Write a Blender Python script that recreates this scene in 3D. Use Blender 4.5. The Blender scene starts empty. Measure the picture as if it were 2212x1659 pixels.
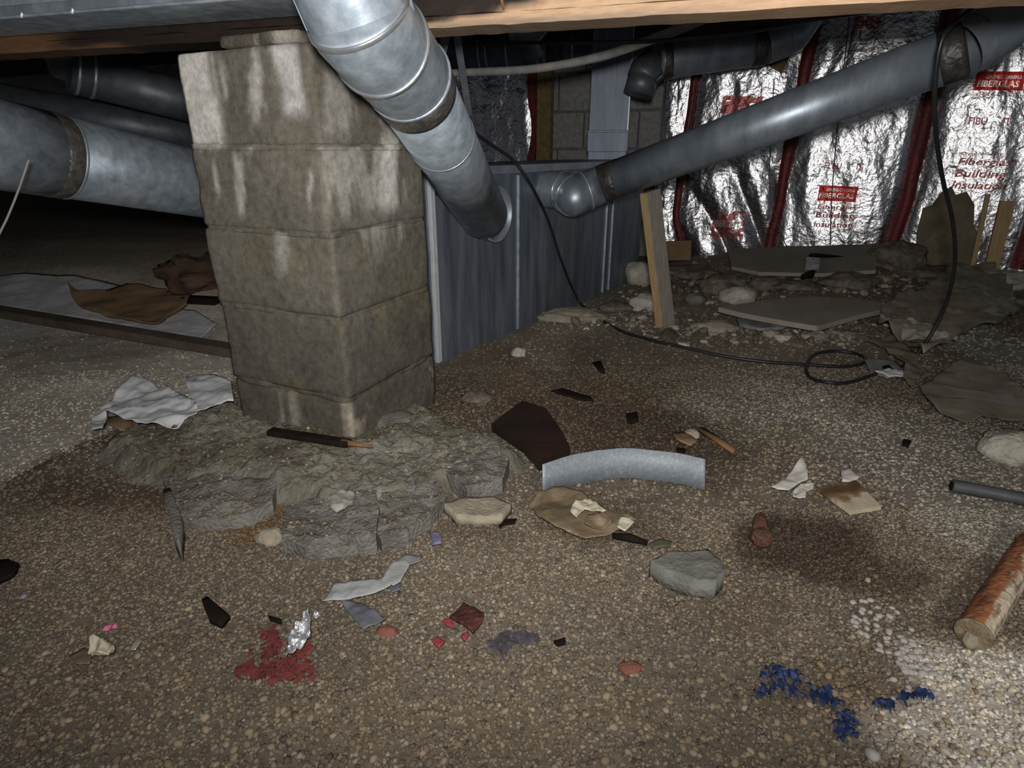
import bpy, bmesh, math, random
import numpy as np
from mathutils import Vector, Matrix, noise as mnoise

random.seed(7)
rng = np.random.default_rng(7)
SC = bpy.context.scene
COL = SC.collection

# ------------------------------------------------------------------ camera
IMG_W, IMG_H, FPX = 2212.0, 1659.0, 1300.0
PITCH = math.radians(21.4)
CAM_H = 0.75
CT, ST = math.cos(PITCH), math.sin(PITCH)
cam_data = bpy.data.cameras.new('camera')
cam_data.sensor_fit = 'HORIZONTAL'
cam_data.sensor_width = 36.0
cam_data.lens = FPX / IMG_W * 36.0
cam_data.clip_start = 0.02
cam = bpy.data.objects.new('camera', cam_data)
cam.location = (0, 0, CAM_H)
cam.rotation_euler = (math.radians(90) - PITCH, 0, 0)
COL.objects.link(cam)
SC.camera = cam

# ------------------------------------------------------------------ world, lamps, exposure
world = bpy.data.worlds.new('crawl_space_gloom')
SC.world = world
world.use_nodes = True
wbg = world.node_tree.nodes['Background']
wbg.inputs['Color'].default_value = (0.80, 0.88, 1.0, 1)
wbg.inputs['Strength'].default_value = 0.12

def spot(name, loc, target, power, angle, blend, size, color):
    d = bpy.data.lights.new(name, 'SPOT')
    d.energy, d.spot_size, d.spot_blend, d.shadow_soft_size, d.color = power, math.radians(angle), blend, size, color
    o = bpy.data.objects.new(name, d)
    o.location = loc
    o.rotation_euler = (Vector(target) - Vector(loc)).to_track_quat('-Z', 'Y').to_euler()
    COL.objects.link(o)
    return o

spot('head_torch', (0.0, -0.06, 0.85), (-0.06, 2.0, 1.22), 118, 160, 1.0, 0.05, (1.0, 0.975, 0.945))
spot('hand_torch', (0.70, 0.02, 0.60), (0.98, 0.60, 0.0), 15, 100, 1.0, 0.04, (1.0, 0.95, 0.88))
SC.view_settings.view_transform = 'Standard'
SC.view_settings.look = 'None'
SC.view_settings.gamma = 1.0
SC.view_settings.use_curve_mapping = False
SC.view_settings.exposure = 0.0

# ------------------------------------------------------------------ noise
def _h(ix, iy, seed):
    n = (ix * 374761393 + iy * 668265263 + seed * 974711) & 0x7fffffff
    n = ((n ^ (n >> 13)) * 1274126177) & 0x7fffffff
    return ((n ^ (n >> 16)) & 0xffff) / 65535.0

def vn(x, y, seed=0):
    x = np.asarray(x, float); y = np.asarray(y, float)
    ix = np.floor(x).astype(np.int64); iy = np.floor(y).astype(np.int64)
    fx, fy = x - ix, y - iy
    fx, fy = fx * fx * (3 - 2 * fx), fy * fy * (3 - 2 * fy)
    a, b = _h(ix, iy, seed), _h(ix + 1, iy, seed)
    c, d = _h(ix, iy + 1, seed), _h(ix + 1, iy + 1, seed)
    return (a + (b - a) * fx) * (1 - fy) + (c + (d - c) * fx) * fy

def fbm(x, y, seed=0, octs=4):
    t, amp, s = 0.0, 0.5, 1.0
    for k in range(octs):
        t = t + amp * vn(np.asarray(x) * s, np.asarray(y) * s, seed + k * 17)
        amp *= 0.5; s *= 2.03
    return t / (1 - 0.5 ** octs)

def sstep(a, b, x):
    t = np.clip((np.asarray(x, float) - a) / (b - a), 0, 1)
    return t * t * (3 - 2 * t)

# ------------------------------------------------------------------ measuring helpers: sight lines of the survey photo
def ray(px, py):
    a, v = (px - IMG_W / 2) / FPX, (py - IMG_H / 2) / FPX
    return np.array([a, CT - v * ST, -ST - v * CT])

def at(px, py, depth):
    return np.array([0, 0, CAM_H]) + ray(px, py) * depth

def flat_at(px, py, z):
    r = ray(px, py)
    return np.array([0, 0, CAM_H]) + r * ((z - CAM_H) / r[2])

_c0, _c1 = flat_at(-200, 1150, 0)[:2], flat_at(270, 930, 0)[:2]
_cd = (_c1 - _c0) / np.linalg.norm(_c1 - _c0)
_cn = np.array([-_cd[1], _cd[0]])            # points away from the viewer

W0 = np.array([1.26, 4.40]); WA = np.array([0.904, -0.428]); WN = np.array([-0.428, -0.904])

def wall_qz(px, py, off=0.0):
    r = ray(px, py); p0 = W0 + WN * off
    t = (p0 @ WN) / (r[:2] @ WN)
    p = r[:2] * t
    return float((p - W0) @ WA), float(CAM_H + r[2] * t)

_b = [wall_qz(*p) for p in ((1440, 566), (1500, 556), (1665, 533), (1800, 528), (1890, 532), (1930, 556), (2060, 590), (2200, 588))]
BASE_Q = [-3.0, -1.0] + [b[0] for b in _b] + [4.0]
BASE_Z = [0.0, 0.0] + [b[1] for b in _b] + [_b[-1][1]]

def G(x, y):
    """height of the ground"""
    x = np.asarray(x, float); y = np.asarray(y, float)
    wq = (x - W0[0]) * WA[0] + (y - W0[1]) * WA[1]
    wd = np.maximum((x - W0[0]) * WN[0] + (y - W0[1]) * WN[1], 0)
    z = np.interp(wq, BASE_Q, BASE_Z) * np.exp(-(wd / 0.95) ** 1.6)
    z = z + 0.018 * np.exp(-(((x + 0.42) / 0.42) ** 2 + ((y - 1.33) / 0.26) ** 2))
    dist = (x - _c0[0]) * _cn[0] + (y - _c0[1]) * _cn[1] + 0.07 * (fbm(x * 6, y * 6, 91) - 0.5)
    left = sstep(-0.72, -0.95, x)
    z = z - 0.020 * left * sstep(-0.02, 0.10, dist)
    z = z + 0.24 * sstep(2.3, 3.9, y) * sstep(-0.75, -1.25, x)
    z = z + 0.030 * (fbm(x * 1.7, y * 1.7, 5) - 0.5) + 0.014 * (fbm(x * 7, y * 7, 23) - 0.5)
    return z

def gz(x, y):
    return float(G(x, y))

def gnd(px, py, up=0.0):
    z = 0.0
    for _ in range(25):
        p = flat_at(px, py, z)
        z = 0.5 * z + 0.5 * (gz(p[0], p[1]) + up)
    return flat_at(px, py, z)

# foil wall / block wall frame
def wall_pt(q, z, off=0.0):
    p = W0 + WA * q + WN * off
    return np.array([p[0], p[1], z])

# ------------------------------------------------------------------ scene helpers
def prop(o, label=None, cat=None, group=None, kind=None):
    if label: o['label'] = label
    if cat: o['category'] = cat
    if group: o['group'] = group
    if kind: o['kind'] = kind
    return o

def empty(name, loc, label=None, cat=None, group=None, kind=None):
    o = bpy.data.objects.new(name, None)
    o.empty_display_size = 0.05
    o.location = [float(c) for c in loc]
    COL.objects.link(o)
    return prop(o, label, cat, group, kind)

def root_loc(o):
    v = Vector((0, 0, 0))
    while o is not None:
        v += o.location
        o = o.parent
    return v

class MB:
    """collects world-space geometry, then links it as one mesh object"""
    def __init__(s):
        s.v, s.f, s.c, s.smooth = [], [], None, []
    def add(s, verts, faces, smooth=True):
        b = len(s.v)
        s.v.extend([tuple(float(c) for c in p) for p in verts])
        s.f.extend([tuple(i + b for i in f) for f in faces])
        s.smooth.extend([smooth] * len(faces))
        return s
    def box(s, c, ax, ay, az, hx, hy, hz, smooth=False, bev=0.0):
        c = np.array(c, float); ax, ay, az = (np.array(a, float) for a in (ax, ay, az))
        if bev <= 0:
            v = [c + ax * hx * i + ay * hy * j + az * hz * k for k in (-1, 1) for j in (-1, 1) for i in (-1, 1)]
            f = [(0, 2, 3, 1), (4, 5, 7, 6), (0, 1, 5, 4), (2, 6, 7, 3), (0, 4, 6, 2), (1, 3, 7, 5)]
            return s.add(v, f, smooth)
        bm = bmesh.new()
        bmesh.ops.create_cube(bm, size=2.0)
        for q in bm.verts:
            q.co = Vector((q.co.x * hx, q.co.y * hy, q.co.z * hz))
        bmesh.ops.bevel(bm, geom=bm.edges[:], offset=bev, segments=2, profile=0.5, affect='EDGES')
        bm.verts.ensure_lookup_table()
        v = [c + ax * q.co.x + ay * q.co.y + az * q.co.z for q in bm.verts]
        f = [[q.index for q in fc.verts] for fc in bm.faces]
        bm.free()
        return s.add(v, f, smooth)
    def tube(s, pts, rad, seg=24, cap=True, squash=None):
        pts = [np.array(p, float) for p in pts]
        n = len(pts)
        rad = [rad] * n if np.isscalar(rad) else list(rad)
        tang = []
        for i in range(n):
            t = pts[min(i + 1, n - 1)] - pts[max(i - 1, 0)]
            tang.append(t / max(np.linalg.norm(t), 1e-9))
        up = np.array([0, 0, 1.0]) if abs(tang[0][2]) < 0.9 else np.array([1.0, 0, 0])
        a = np.cross(tang[0], up); a /= np.linalg.norm(a)
        vs, fs = [], []
        for i in range(n):
            a = a - tang[i] * (a @ tang[i]); a /= np.linalg.norm(a)
            b = np.cross(tang[i], a)
            k = 1.0
            if 0 < i < n - 1:                      # keep the bore round through a mitre
                t1 = pts[i] - pts[i - 1]; t2 = pts[i + 1] - pts[i]
                cs = (t1 @ t2) / max(np.linalg.norm(t1) * np.linalg.norm(t2), 1e-9)
                k = 1.0 / max(math.sqrt(max((1 + cs) / 2, 0.05)), 0.5)
                bend = t2 / max(np.linalg.norm(t2), 1e-9) - t1 / max(np.linalg.norm(t1), 1e-9)
                bl = np.linalg.norm(bend)
                bend = bend / bl if bl > 1e-5 else None
            else:
                bend = None
            for j in range(seg):
                th = 2 * math.pi * j / seg
                o = (a * math.cos(th) + b * math.sin(th)) * rad[i]
                if bend is not None:
                    o = o + bend * (o @ bend) * (k - 1)
                vs.append(pts[i] + o)
        for i in range(n - 1):
            for j in range(seg):
                j2 = (j + 1) % seg
                fs.append((i * seg + j, i * seg + j2, (i + 1) * seg + j2, (i + 1) * seg + j))
        s.add(vs, fs, True)
        if cap:
            b = len(s.v) - n * seg
            s.f.append(tuple(b + j for j in reversed(range(seg)))); s.smooth.append(False)
            s.f.append(tuple(b + (n - 1) * seg + j for j in range(seg))); s.smooth.append(False)
        return s
    def build(s, name, mat, parent=None, label=None, cat=None, group=None, kind=None, colf=None, origin=None):
        me = bpy.data.meshes.new(name)
        V = np.array(s.v, float)
        if parent is not None:
            off = np.array(root_loc(parent))
        elif origin is not None:
            off = np.array(origin, float)
        else:
            off = np.array([(V[:, 0].min() + V[:, 0].max()) / 2, (V[:, 1].min() + V[:, 1].max()) / 2, V[:, 2].min()])
        me.from_pydata([tuple(p) for p in (V - off)], [], s.f)
        me.polygons.foreach_set('use_smooth', s.smooth)
        if colf is not None:
            c = np.ones((len(V), 4), np.float32)
            c[:, :3] = np.asarray(colf(V), np.float32)
            at_ = me.color_attributes.new('Col', 'FLOAT_COLOR', 'POINT')
            at_.data.foreach_set('color', c.ravel())
        me.materials.append(mat)
        me.update()
        o = bpy.data.objects.new(name, me)
        COL.objects.link(o)
        if parent is not None:
            o.parent = parent
        else:
            o.location = [float(c) for c in off]
        return prop(o, label, cat, group, kind)

# ------------------------------------------------------------------ materials
def M(name, cols, scale=8.0, rough=0.7, metal=0.0, bump=0.0, bscale=None, stretch=(1, 1, 1), vcol=False, detail=6.0,
      ramp=(0.32, 0.68), spec=0.5, alpha=None, bdist=0.01, world_rand=False, rough2=None, trans=0.0):
    m = bpy.data.materials.new(name)
    m.use_nodes = True
    nt = m.node_tree
    N, L = nt.nodes, nt.links
    b = N['Principled BSDF']
    b.inputs['Roughness'].default_value = rough
    b.inputs['Metallic'].default_value = metal
    b.inputs['Specular IOR Level'].default_value = spec
    if trans:
        b.inputs['Transmission Weight'].default_value = trans
    tc = N.new('ShaderNodeTexCoord')
    mp = N.new('ShaderNodeMapping')
    mp.inputs['Scale'].default_value = stretch
    L.new(tc.outputs['Object'], mp.inputs['Vector'])
    nz = N.new('ShaderNodeTexNoise')
    nz.inputs['Scale'].default_value = scale
    nz.inputs['Detail'].default_value = detail
    nz.inputs['Roughness'].default_value = 0.65
    L.new(mp.outputs['Vector'], nz.inputs['Vector'])
    cr = N.new('ShaderNodeValToRGB')
    cols = [tuple(c) + (1,) for c in cols]
    el = cr.color_ramp.elements
    el[0].position, el[1].position = ramp
    el[0].color, el[1].color = cols[0], cols[-1]
    for i, c in enumerate(cols[1:-1]):
        e = el.new(ramp[0] + (ramp[1] - ramp[0]) * (i + 1) / (len(cols) - 1))
        e.color = c
    L.new(nz.outputs['Fac'], cr.inputs['Fac'])
    out = cr.outputs['Color']
    if vcol:
        at_ = N.new('ShaderNodeAttribute'); at_.attribute_name = 'Col'
        mx = N.new('ShaderNodeMix'); mx.data_type = 'RGBA'; mx.blend_type = 'MULTIPLY'
        mx.inputs['Factor'].default_value = 1.0
        L.new(at_.outputs['Color'], mx.inputs['A']); L.new(out, mx.inputs['B'])
        out = mx.outputs['Result']
    if world_rand:
        oi = N.new('ShaderNodeObjectInfo')
        mx = N.new('ShaderNodeMix'); mx.data_type = 'RGBA'; mx.blend_type = 'MULTIPLY'
        mx.inputs['Factor'].default_value = 1.0
        r2 = N.new('ShaderNodeValToRGB')
        r2.color_ramp.elements[0].color = (0.55, 0.53, 0.50, 1)
        r2.color_ramp.elements[1].color = (1.25, 1.2, 1.12, 1)
        e = r2.color_ramp.elements.new(0.5); e.color = (0.85, 0.77, 0.63, 1)
        L.new(oi.outputs['Random'], r2.inputs['Fac'])
        L.new(out, mx.inputs['A']); L.new(r2.outputs['Color'], mx.inputs['B'])
        out = mx.outputs['Result']
    L.new(out, b.inputs['Base Color'])
    if rough2 is not None:
        mr = N.new('ShaderNodeMapRange')
        mr.inputs['To Min'].default_value, mr.inputs['To Max'].default_value = rough, rough2
        L.new(nz.outputs['Fac'], mr.inputs['Value']); L.new(mr.outputs['Result'], b.inputs['Roughness'])
    if alpha is not None:
        b.inputs['Alpha'].default_value = alpha
    if bump:
        n2 = N.new('ShaderNodeTexNoise')
        n2.inputs['Scale'].default_value = bscale or scale * 4
        n2.inputs['Detail'].default_value = 5.0
        L.new(mp.outputs['Vector'], n2.inputs['Vector'])
        bp = N.new('ShaderNodeBump')
        bp.inputs['Strength'].default_value = bump
        bp.inputs['Distance'].default_value = bdist
        L.new(n2.outputs['Fac'], bp.inputs['Height']); L.new(bp.outputs['Normal'], b.inputs['Normal'])
    return m

MT = {}
MT['ground'] = M('ground_soil', [(0.72, 0.70, 0.68), (1.25, 1.22, 1.2)], 60, 0.95, bump=0.5, bscale=120, vcol=True, bdist=0.006, spec=0.2)
MT['gravel'] = M('pea_gravel', [(0.75, 0.75, 0.75), (1.15, 1.15, 1.15)], 90, 0.75, bump=0.2, vcol=True, spec=0.25)
MT['pebble'] = M('pebble_stone', [(0.24, 0.20, 0.15), (0.40, 0.34, 0.26)], 60, 0.75, bump=0.2, world_rand=True, spec=0.3)
MT['pale_pebble'] = M('pale_pebble_stone', [(0.30, 0.285, 0.26), (0.50, 0.48, 0.44)], 60, 0.75, bump=0.2, spec=0.3)
MT['pier'] = M('pier_concrete', [(0.68, 0.66, 0.62), (1.2, 1.2, 1.2)], 55, 0.95, bump=0.4, bscale=230, vcol=True, bdist=0.004, spec=0.15)
MT['mortar'] = M('mortar', [(0.13, 0.12, 0.10), (0.27, 0.255, 0.22)], 20, 0.95, bump=0.6, bscale=120, spec=0.15)
MT['galv'] = M('galvanised_steel', [(0.30, 0.36, 0.42), (0.42, 0.49, 0.555), (0.57, 0.635, 0.70)], 26, 0.36, 0.55, bump=0.05, bscale=40, stretch=(1, 1, 1), rough2=0.52)
MT['galv_dull'] = M('dull_galvanised_steel', [(0.24, 0.28, 0.33), (0.325, 0.375, 0.43), (0.43, 0.485, 0.54)], 12, 0.31, 0.6, bump=0.05, bscale=40, stretch=(1, 1, 0.35), rough2=0.55)
MT['bead'] = M('bright_bead_steel', [(0.62, 0.66, 0.70), (0.84, 0.87, 0.90)], 30, 0.28, 0.85)
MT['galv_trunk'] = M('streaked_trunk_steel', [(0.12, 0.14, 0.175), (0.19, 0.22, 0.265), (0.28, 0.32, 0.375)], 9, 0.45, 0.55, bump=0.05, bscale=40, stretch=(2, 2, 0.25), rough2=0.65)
MT['galv_dark'] = M('dim_galvanised_steel', [(0.10, 0.115, 0.13), (0.19, 0.21, 0.24)], 14, 0.5, 0.55, bump=0.05, bscale=40)  # darker copy of the steel: weak light on the back ducts is in the colour
MT['bright_edge'] = M('bright_folded_steel', [(0.68, 0.72, 0.76), (0.86, 0.89, 0.92)], 30, 0.32, 0.4)
MT['tape'] = M('aged_foil_tape', [(0.09, 0.08, 0.07), (0.24, 0.22, 0.20)], 40, 0.42, 0.5, bump=0.5, bscale=60)
MT['tape_dark'] = M('dark_duct_tape', [(0.025, 0.024, 0.024), (0.09, 0.085, 0.08)], 30, 0.4, 0.2, bump=0.5, bscale=70)
MT['foil'] = M('crinkled_foil', [(0.70, 0.70, 0.72), (0.94, 0.94, 0.95)], 6, 0.28, 1.0, bump=0.75, bscale=46, bdist=0.0065)
MT['foil_print'] = M('red_print', [(0.66, 0.025, 0.02), (0.85, 0.06, 0.04)], 40, 0.40, 0.45, bump=0.8, bscale=34, bdist=0.012)
MT['foil_faded'] = M('faded_red_print', [(0.40, 0.09, 0.08), (0.62, 0.24, 0.22)], 40, 0.35, 0.6, bump=0.8, bscale=34, bdist=0.012)
MT['foil_letter'] = M('silver_letter', [(0.75, 0.72, 0.72), (0.92, 0.9, 0.9)], 40, 0.4, 0.6)
MT['red_tape'] = M('red_flange', [(0.09, 0.010, 0.012), (0.22, 0.022, 0.024)], 18, 0.5, 0.15, bump=0.5, bscale=50)
MT['fibre'] = M('glass_wool', [(0.16, 0.12, 0.05), (0.30, 0.24, 0.10)], 30, 1.0, bump=1.0)
MT['block'] = M('wall_block', [(0.24, 0.235, 0.22), (0.40, 0.39, 0.37)], 30, 0.95, bump=0.5, bscale=120, spec=0.15)
MT['wall_mortar'] = M('wall_mortar', [(0.15, 0.145, 0.135), (0.26, 0.25, 0.235)], 20, 0.95, bump=0.6, bscale=120, spec=0.15)
MT['ceil'] = M('dark_subfloor', [(0.03, 0.022, 0.016), (0.07, 0.05, 0.035)], 8, 0.9, bump=0.3, stretch=(1, 8, 1))
MT['beamwood'] = M('beam_timber', [(0.80, 0.76, 0.72), (1.15, 1.15, 1.12)], 9, 0.6, bump=0.25, bscale=60, stretch=(1, 6, 14), vcol=True, spec=0.3)
MT['wood'] = M('pale_timber', [(0.38, 0.25, 0.12), (0.55, 0.39, 0.20)], 12, 0.75, bump=0.3, stretch=(9, 9, 1))
MT['wood_grey'] = M('weathered_timber', [(0.22, 0.195, 0.16), (0.34, 0.31, 0.26)], 12, 0.85, bump=0.3, stretch=(9, 9, 1))
MT['ply'] = M('dusty_plywood', [(0.24, 0.215, 0.18), (0.34, 0.305, 0.26)], 5, 0.9, bump=0.2, bscale=60)
MT['ply_edge'] = M('plywood_edge', [(0.20, 0.15, 0.09), (0.36, 0.28, 0.17)], 20, 0.85, stretch=(1, 1, 30))
MT['old_board'] = M('dark_board', [(0.06, 0.048, 0.036), (0.15, 0.115, 0.08)], 8, 0.9, bump=0.3)
MT['rot'] = M('wet_rotten_wood', [(0.006, 0.004, 0.003), (0.032, 0.012, 0.006)], 9, 0.7, bump=0.4)
MT['black_wood'] = M('black_wet_wood', [(0.006, 0.005, 0.004), (0.020, 0.013, 0.010)], 14, 0.8, bump=0.4, spec=0.15)
MT['orange_wood'] = M('orange_stick', [(0.17, 0.085, 0.035), (0.26, 0.14, 0.06)], 20, 0.8)
MT['card'] = M('brown_cardboard', [(0.20, 0.125, 0.062), (0.32, 0.205, 0.11)], 6, 0.9, bump=0.3)
MT['kraft'] = M('kraft_paper', [(0.12, 0.10, 0.06), (0.24, 0.20, 0.13)], 9, 0.9, bump=0.3)
MT['paper'] = M('torn_paper', [(0.50, 0.48, 0.44), (0.72, 0.69, 0.63)], 14, 0.9, bump=0.3)
MT['white_sheet'] = M('white_plastic_sheet', [(0.58, 0.59, 0.61), (0.78, 0.79, 0.80)], 8, 0.6, bump=0.3)
MT['tan_film'] = M('tan_film', [(0.115, 0.085, 0.05), (0.25, 0.19, 0.12)], 10, 0.45, bump=0.5)
MT['poly'] = M('muddy_polythene', [(0.17, 0.145, 0.105), (0.32, 0.285, 0.22)], 5, 0.20, bump=0.35, bscale=14, spec=0.6, alpha=0.86, rough2=0.5)
MT['clear'] = M('clear_film', [(0.35, 0.33, 0.28), (0.6, 0.58, 0.52)], 8, 0.08, bump=0.8, bscale=20, spec=0.9, alpha=0.55)
MT['stone'] = M('grey_stone', [(0.14, 0.138, 0.122), (0.23, 0.225, 0.20)], 26, 0.95, bump=0.5, bscale=110, spec=0.2)
MT['pale_stone'] = M('pale_stone', [(0.36, 0.34, 0.28), (0.60, 0.57, 0.48)], 22, 0.95, bump=0.8, bscale=70, spec=0.2)
MT['tan_stone'] = M('tan_stone', [(0.26, 0.225, 0.165), (0.40, 0.355, 0.27)], 26, 0.95, bump=0.5, bscale=110, spec=0.2)
MT['clod'] = M('rubble_clod', [(0.10, 0.085, 0.065), (0.25, 0.22, 0.18)], 26, 1.0, bump=1.0, bscale=80, spec=0.1)
MT['footing'] = M('footing_concrete', [(0.78, 0.76, 0.72), (1.2, 1.2, 1.18)], 30, 0.95, bump=0.8, bscale=110, vcol=True, spec=0.15, bdist=0.008)
MT['slab'] = M('broken_concrete', [(0.085, 0.075, 0.06), (0.19, 0.18, 0.16), (0.27, 0.26, 0.235)], 13, 0.95, bump=0.8, bscale=130, spec=0.1)
MT['cable'] = M('black_cable', [(0.010, 0.010, 0.011), (0.022, 0.022, 0.024)], 30, 0.42)
MT['conduit'] = M('grey_conduit', [(0.20, 0.20, 0.19), (0.31, 0.31, 0.30)], 20, 0.6)
MT['thin_wire'] = M('thin_wire', [(0.05, 0.05, 0.055), (0.10, 0.10, 0.11)], 20, 0.5)
MT['straw'] = M('pale_wire', [(0.26, 0.24, 0.20), (0.36, 0.33, 0.28)], 20, 0.7)
MT['flex'] = M('grey_flex_hose', [(0.055, 0.06, 0.068), (0.10, 0.105, 0.115)], 30, 0.5)
MT['rust'] = M('rusted_can', [(0.72, 0.70, 0.66), (1.25, 1.2, 1.15)], 45, 0.8, bump=0.6, bscale=90, vcol=True)
MT['cloth'] = M('grey_cloth_tape', [(0.30, 0.31, 0.31), (0.43, 0.44, 0.44)], 14, 0.75, bump=0.3, bscale=80)
MT['cloth_dark'] = M('slate_cloth_tape', [(0.10, 0.105, 0.125), (0.17, 0.175, 0.20)], 14, 0.6, bump=0.3, bscale=80)
MT['scrap_foil'] = M('scrap_foil', [(0.45, 0.47, 0.5), (0.8, 0.8, 0.82)], 20, 0.3, 0.55, bump=1.0, bscale=60)
MT['red_scrap'] = M('red_scrap', [(0.11, 0.022, 0.020), (0.21, 0.045, 0.040)], 40, 0.9, bump=0.6)
MT['red_bright'] = M('bright_red_scrap', [(0.24, 0.025, 0.04), (0.42, 0.07, 0.085)], 40, 0.8, bump=0.4)
MT['brick_red'] = M('brick_red_chip', [(0.19, 0.07, 0.045), (0.30, 0.12, 0.085)], 40, 0.9, bump=0.4)
MT['maroon'] = M('maroon_scrap', [(0.035, 0.012, 0.010), (0.12, 0.035, 0.025)], 30, 0.6, bump=0.6)
MT['cone'] = M('reddish_husk', [(0.035, 0.014, 0.010), (0.20, 0.085, 0.05)], 30, 0.65, bump=0.8)
MT['pink'] = M('pink_scrap', [(0.75, 0.12, 0.30), (0.95, 0.25, 0.45)], 40, 0.6)
MT['purple'] = M('purple_scrap', [(0.10, 0.095, 0.17), (0.22, 0.21, 0.32)], 60, 0.6)
MT['blue'] = M('blue_shreds', [(0.006, 0.011, 0.030), (0.012, 0.04, 0.15)], 90, 0.6)
MT['dusk'] = M('dusky_shreds', [(0.04, 0.035, 0.045), (0.09, 0.08, 0.095)], 60, 0.8)
MT['leaf'] = M('dull_green_leaf', [(0.075, 0.080, 0.05), (0.12, 0.125, 0.08)], 20, 0.7)
MT['cream'] = M('cream_crumple', [(0.42, 0.38, 0.27), (0.66, 0.61, 0.48)], 20, 0.8, bump=0.4)
MT['grey_plastic'] = M('grey_plastic', [(0.17, 0.17, 0.175), (0.28, 0.28, 0.285)], 20, 0.5)
MT['white_chalk'] = M('white_chalk', [(0.55, 0.55, 0.55), (0.75, 0.75, 0.74)], 20, 0.9, bump=0.4)
MT['glass_bit'] = M('glass_bit', [(0.55, 0.65, 0.75), (0.8, 0.85, 0.9)], 20, 0.1, 0.6)

# ================================================================== THE SETTING
def blob(px, py, rx, ry, col, k=1.0):
    c = gnd(px, py)
    rX = abs(gnd(px + rx, py)[0] - gnd(px - rx, py)[0]) / 2
    rY = abs(gnd(px, py - ry)[1] - gnd(px, py + ry)[1]) / 2
    return (c[0], c[1], rX, rY, col, k)

C_BASE = (0.215, 0.182, 0.140)
C_DARK = (0.105, 0.082, 0.057)
C_WET = (0.070, 0.052, 0.036)
C_GREY = (0.31, 0.285, 0.245)
C_PALE = (0.60, 0.57, 0.51)
C_TAN = (0.27, 0.20, 0.13)
ZONES = [
    blob(1150, 800, 330, 90, (0.15, 0.12, 0.085), 0.8),
    blob(1330, 900, 170, 120, C_DARK, 0.8),
    blob(1200, 860, 300, 110, (0.13, 0.10, 0.070), 0.6),
    blob(1420, 940, 200, 70, C_WET, 0.5),
    blob(1500, 1010, 110, 60, C_DARK, 0.6),
    blob(1320, 1120, 190, 70, C_DARK, 0.7),
    blob(1760, 1190, 190, 80, C_WET, 0.9),
    blob(1900, 1260, 130, 60, C_DARK, 0.7),
    blob(1600, 1300, 160, 70, (0.15, 0.12, 0.085), 0.6),
    blob(1780, 1500, 200, 90, (0.15, 0.115, 0.075), 0.5),
    blob(1010, 1140, 120, 50, C_DARK, 0.5),
    blob(560, 1130, 60, 60, (0.19, 0.12, 0.055), 0.8),
    blob(250, 1060, 200, 70, (0.13, 0.10, 0.07), 0.8),
    blob(1650, 880, 180, 60, C_GREY, 0.6),
    blob(1950, 960, 260, 150, C_GREY, 0.85),
    blob(2080, 1130, 150, 70, C_GREY, 0.8),
    blob(2190, 760, 110, 110, (0.30, 0.29, 0.27), 0.9),
    blob(2170, 1450, 220, 100, C_PALE, 0.95),
    blob(2170, 1590, 260, 100, C_PALE, 0.95),
    blob(1990, 1400, 60, 40, C_PALE, 0.5),
    blob(1180, 760, 60, 40, (0.30, 0.27, 0.22), 0.4),
    blob(1270, 690, 110, 30, (0.30, 0.26, 0.19), 0.7),
    blob(1700, 610, 300, 45, (0.16, 0.135, 0.105), 0.9),
    blob(2000, 620, 200, 60, (0.15, 0.125, 0.095), 0.8),
    blob(420, 1450, 500, 100, (0.20, 0.165, 0.12), 0.5),
    blob(1000, 1560, 500, 90, (0.24, 0.20, 0.145), 0.7),
    blob(120, 640, 190, 45, (0.52, 0.51, 0.50), 0.95),
    blob(60, 705, 80, 22, (0.52, 0.51, 0.52), 0.8),
    blob(260, 740, 240, 50, (0.33, 0.305, 0.27), 0.7),
    blob(250, 545, 330, 30, (0.22, 0.19, 0.16), 0.8),
]

def zone_color(x, y):
    x = np.asarray(x, float); y = np.asarray(y, float)
    c = np.empty(x.shape + (3,)); c[:] = C_BASE
    w = fbm(x * 5, y * 5, 31) - 0.5
    w2 = fbm(x * 14, y * 14, 57) - 0.5
    # old pale dust beyond the ragged edge on the near left
    dist = (x - _c0[0]) * _cn[0] + (y - _c0[1]) * _cn[1] + 0.10 * (fbm(x * 6, y * 6, 91) - 0.5) + 0.14 * w2
    pale = sstep(0.0, 0.03, dist) * sstep(-0.55, -0.85, x + 0.15 * w) * sstep(3.6, 2.6, y)
    c = c + (np.array((0.72, 0.67, 0.57)) - c) * (pale * 0.95)[..., None]
    for bx, by, rx, ry, col, k in ZONES:
        d = np.sqrt(((x - bx) / rx) ** 2 + ((y - by) / ry) ** 2) + 0.9 * w + 0.7 * w2
        m = sstep(1.25, 0.55, d) * k
        c = c + (np.array(col) - c) * m[..., None]
    c = c * (1 + 0.5 * (fbm(x * 3.1, y * 3.1, 77) - 0.5))[..., None]
    return np.clip(c, 0.01, 0.9)

def grid_lines(lo, hi, a, b, fine, coarse):
    out, t = [lo], lo
    while t < hi:
        t += fine if a <= t <= b else coarse
        out.append(t)
    return np.array(out)

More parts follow.
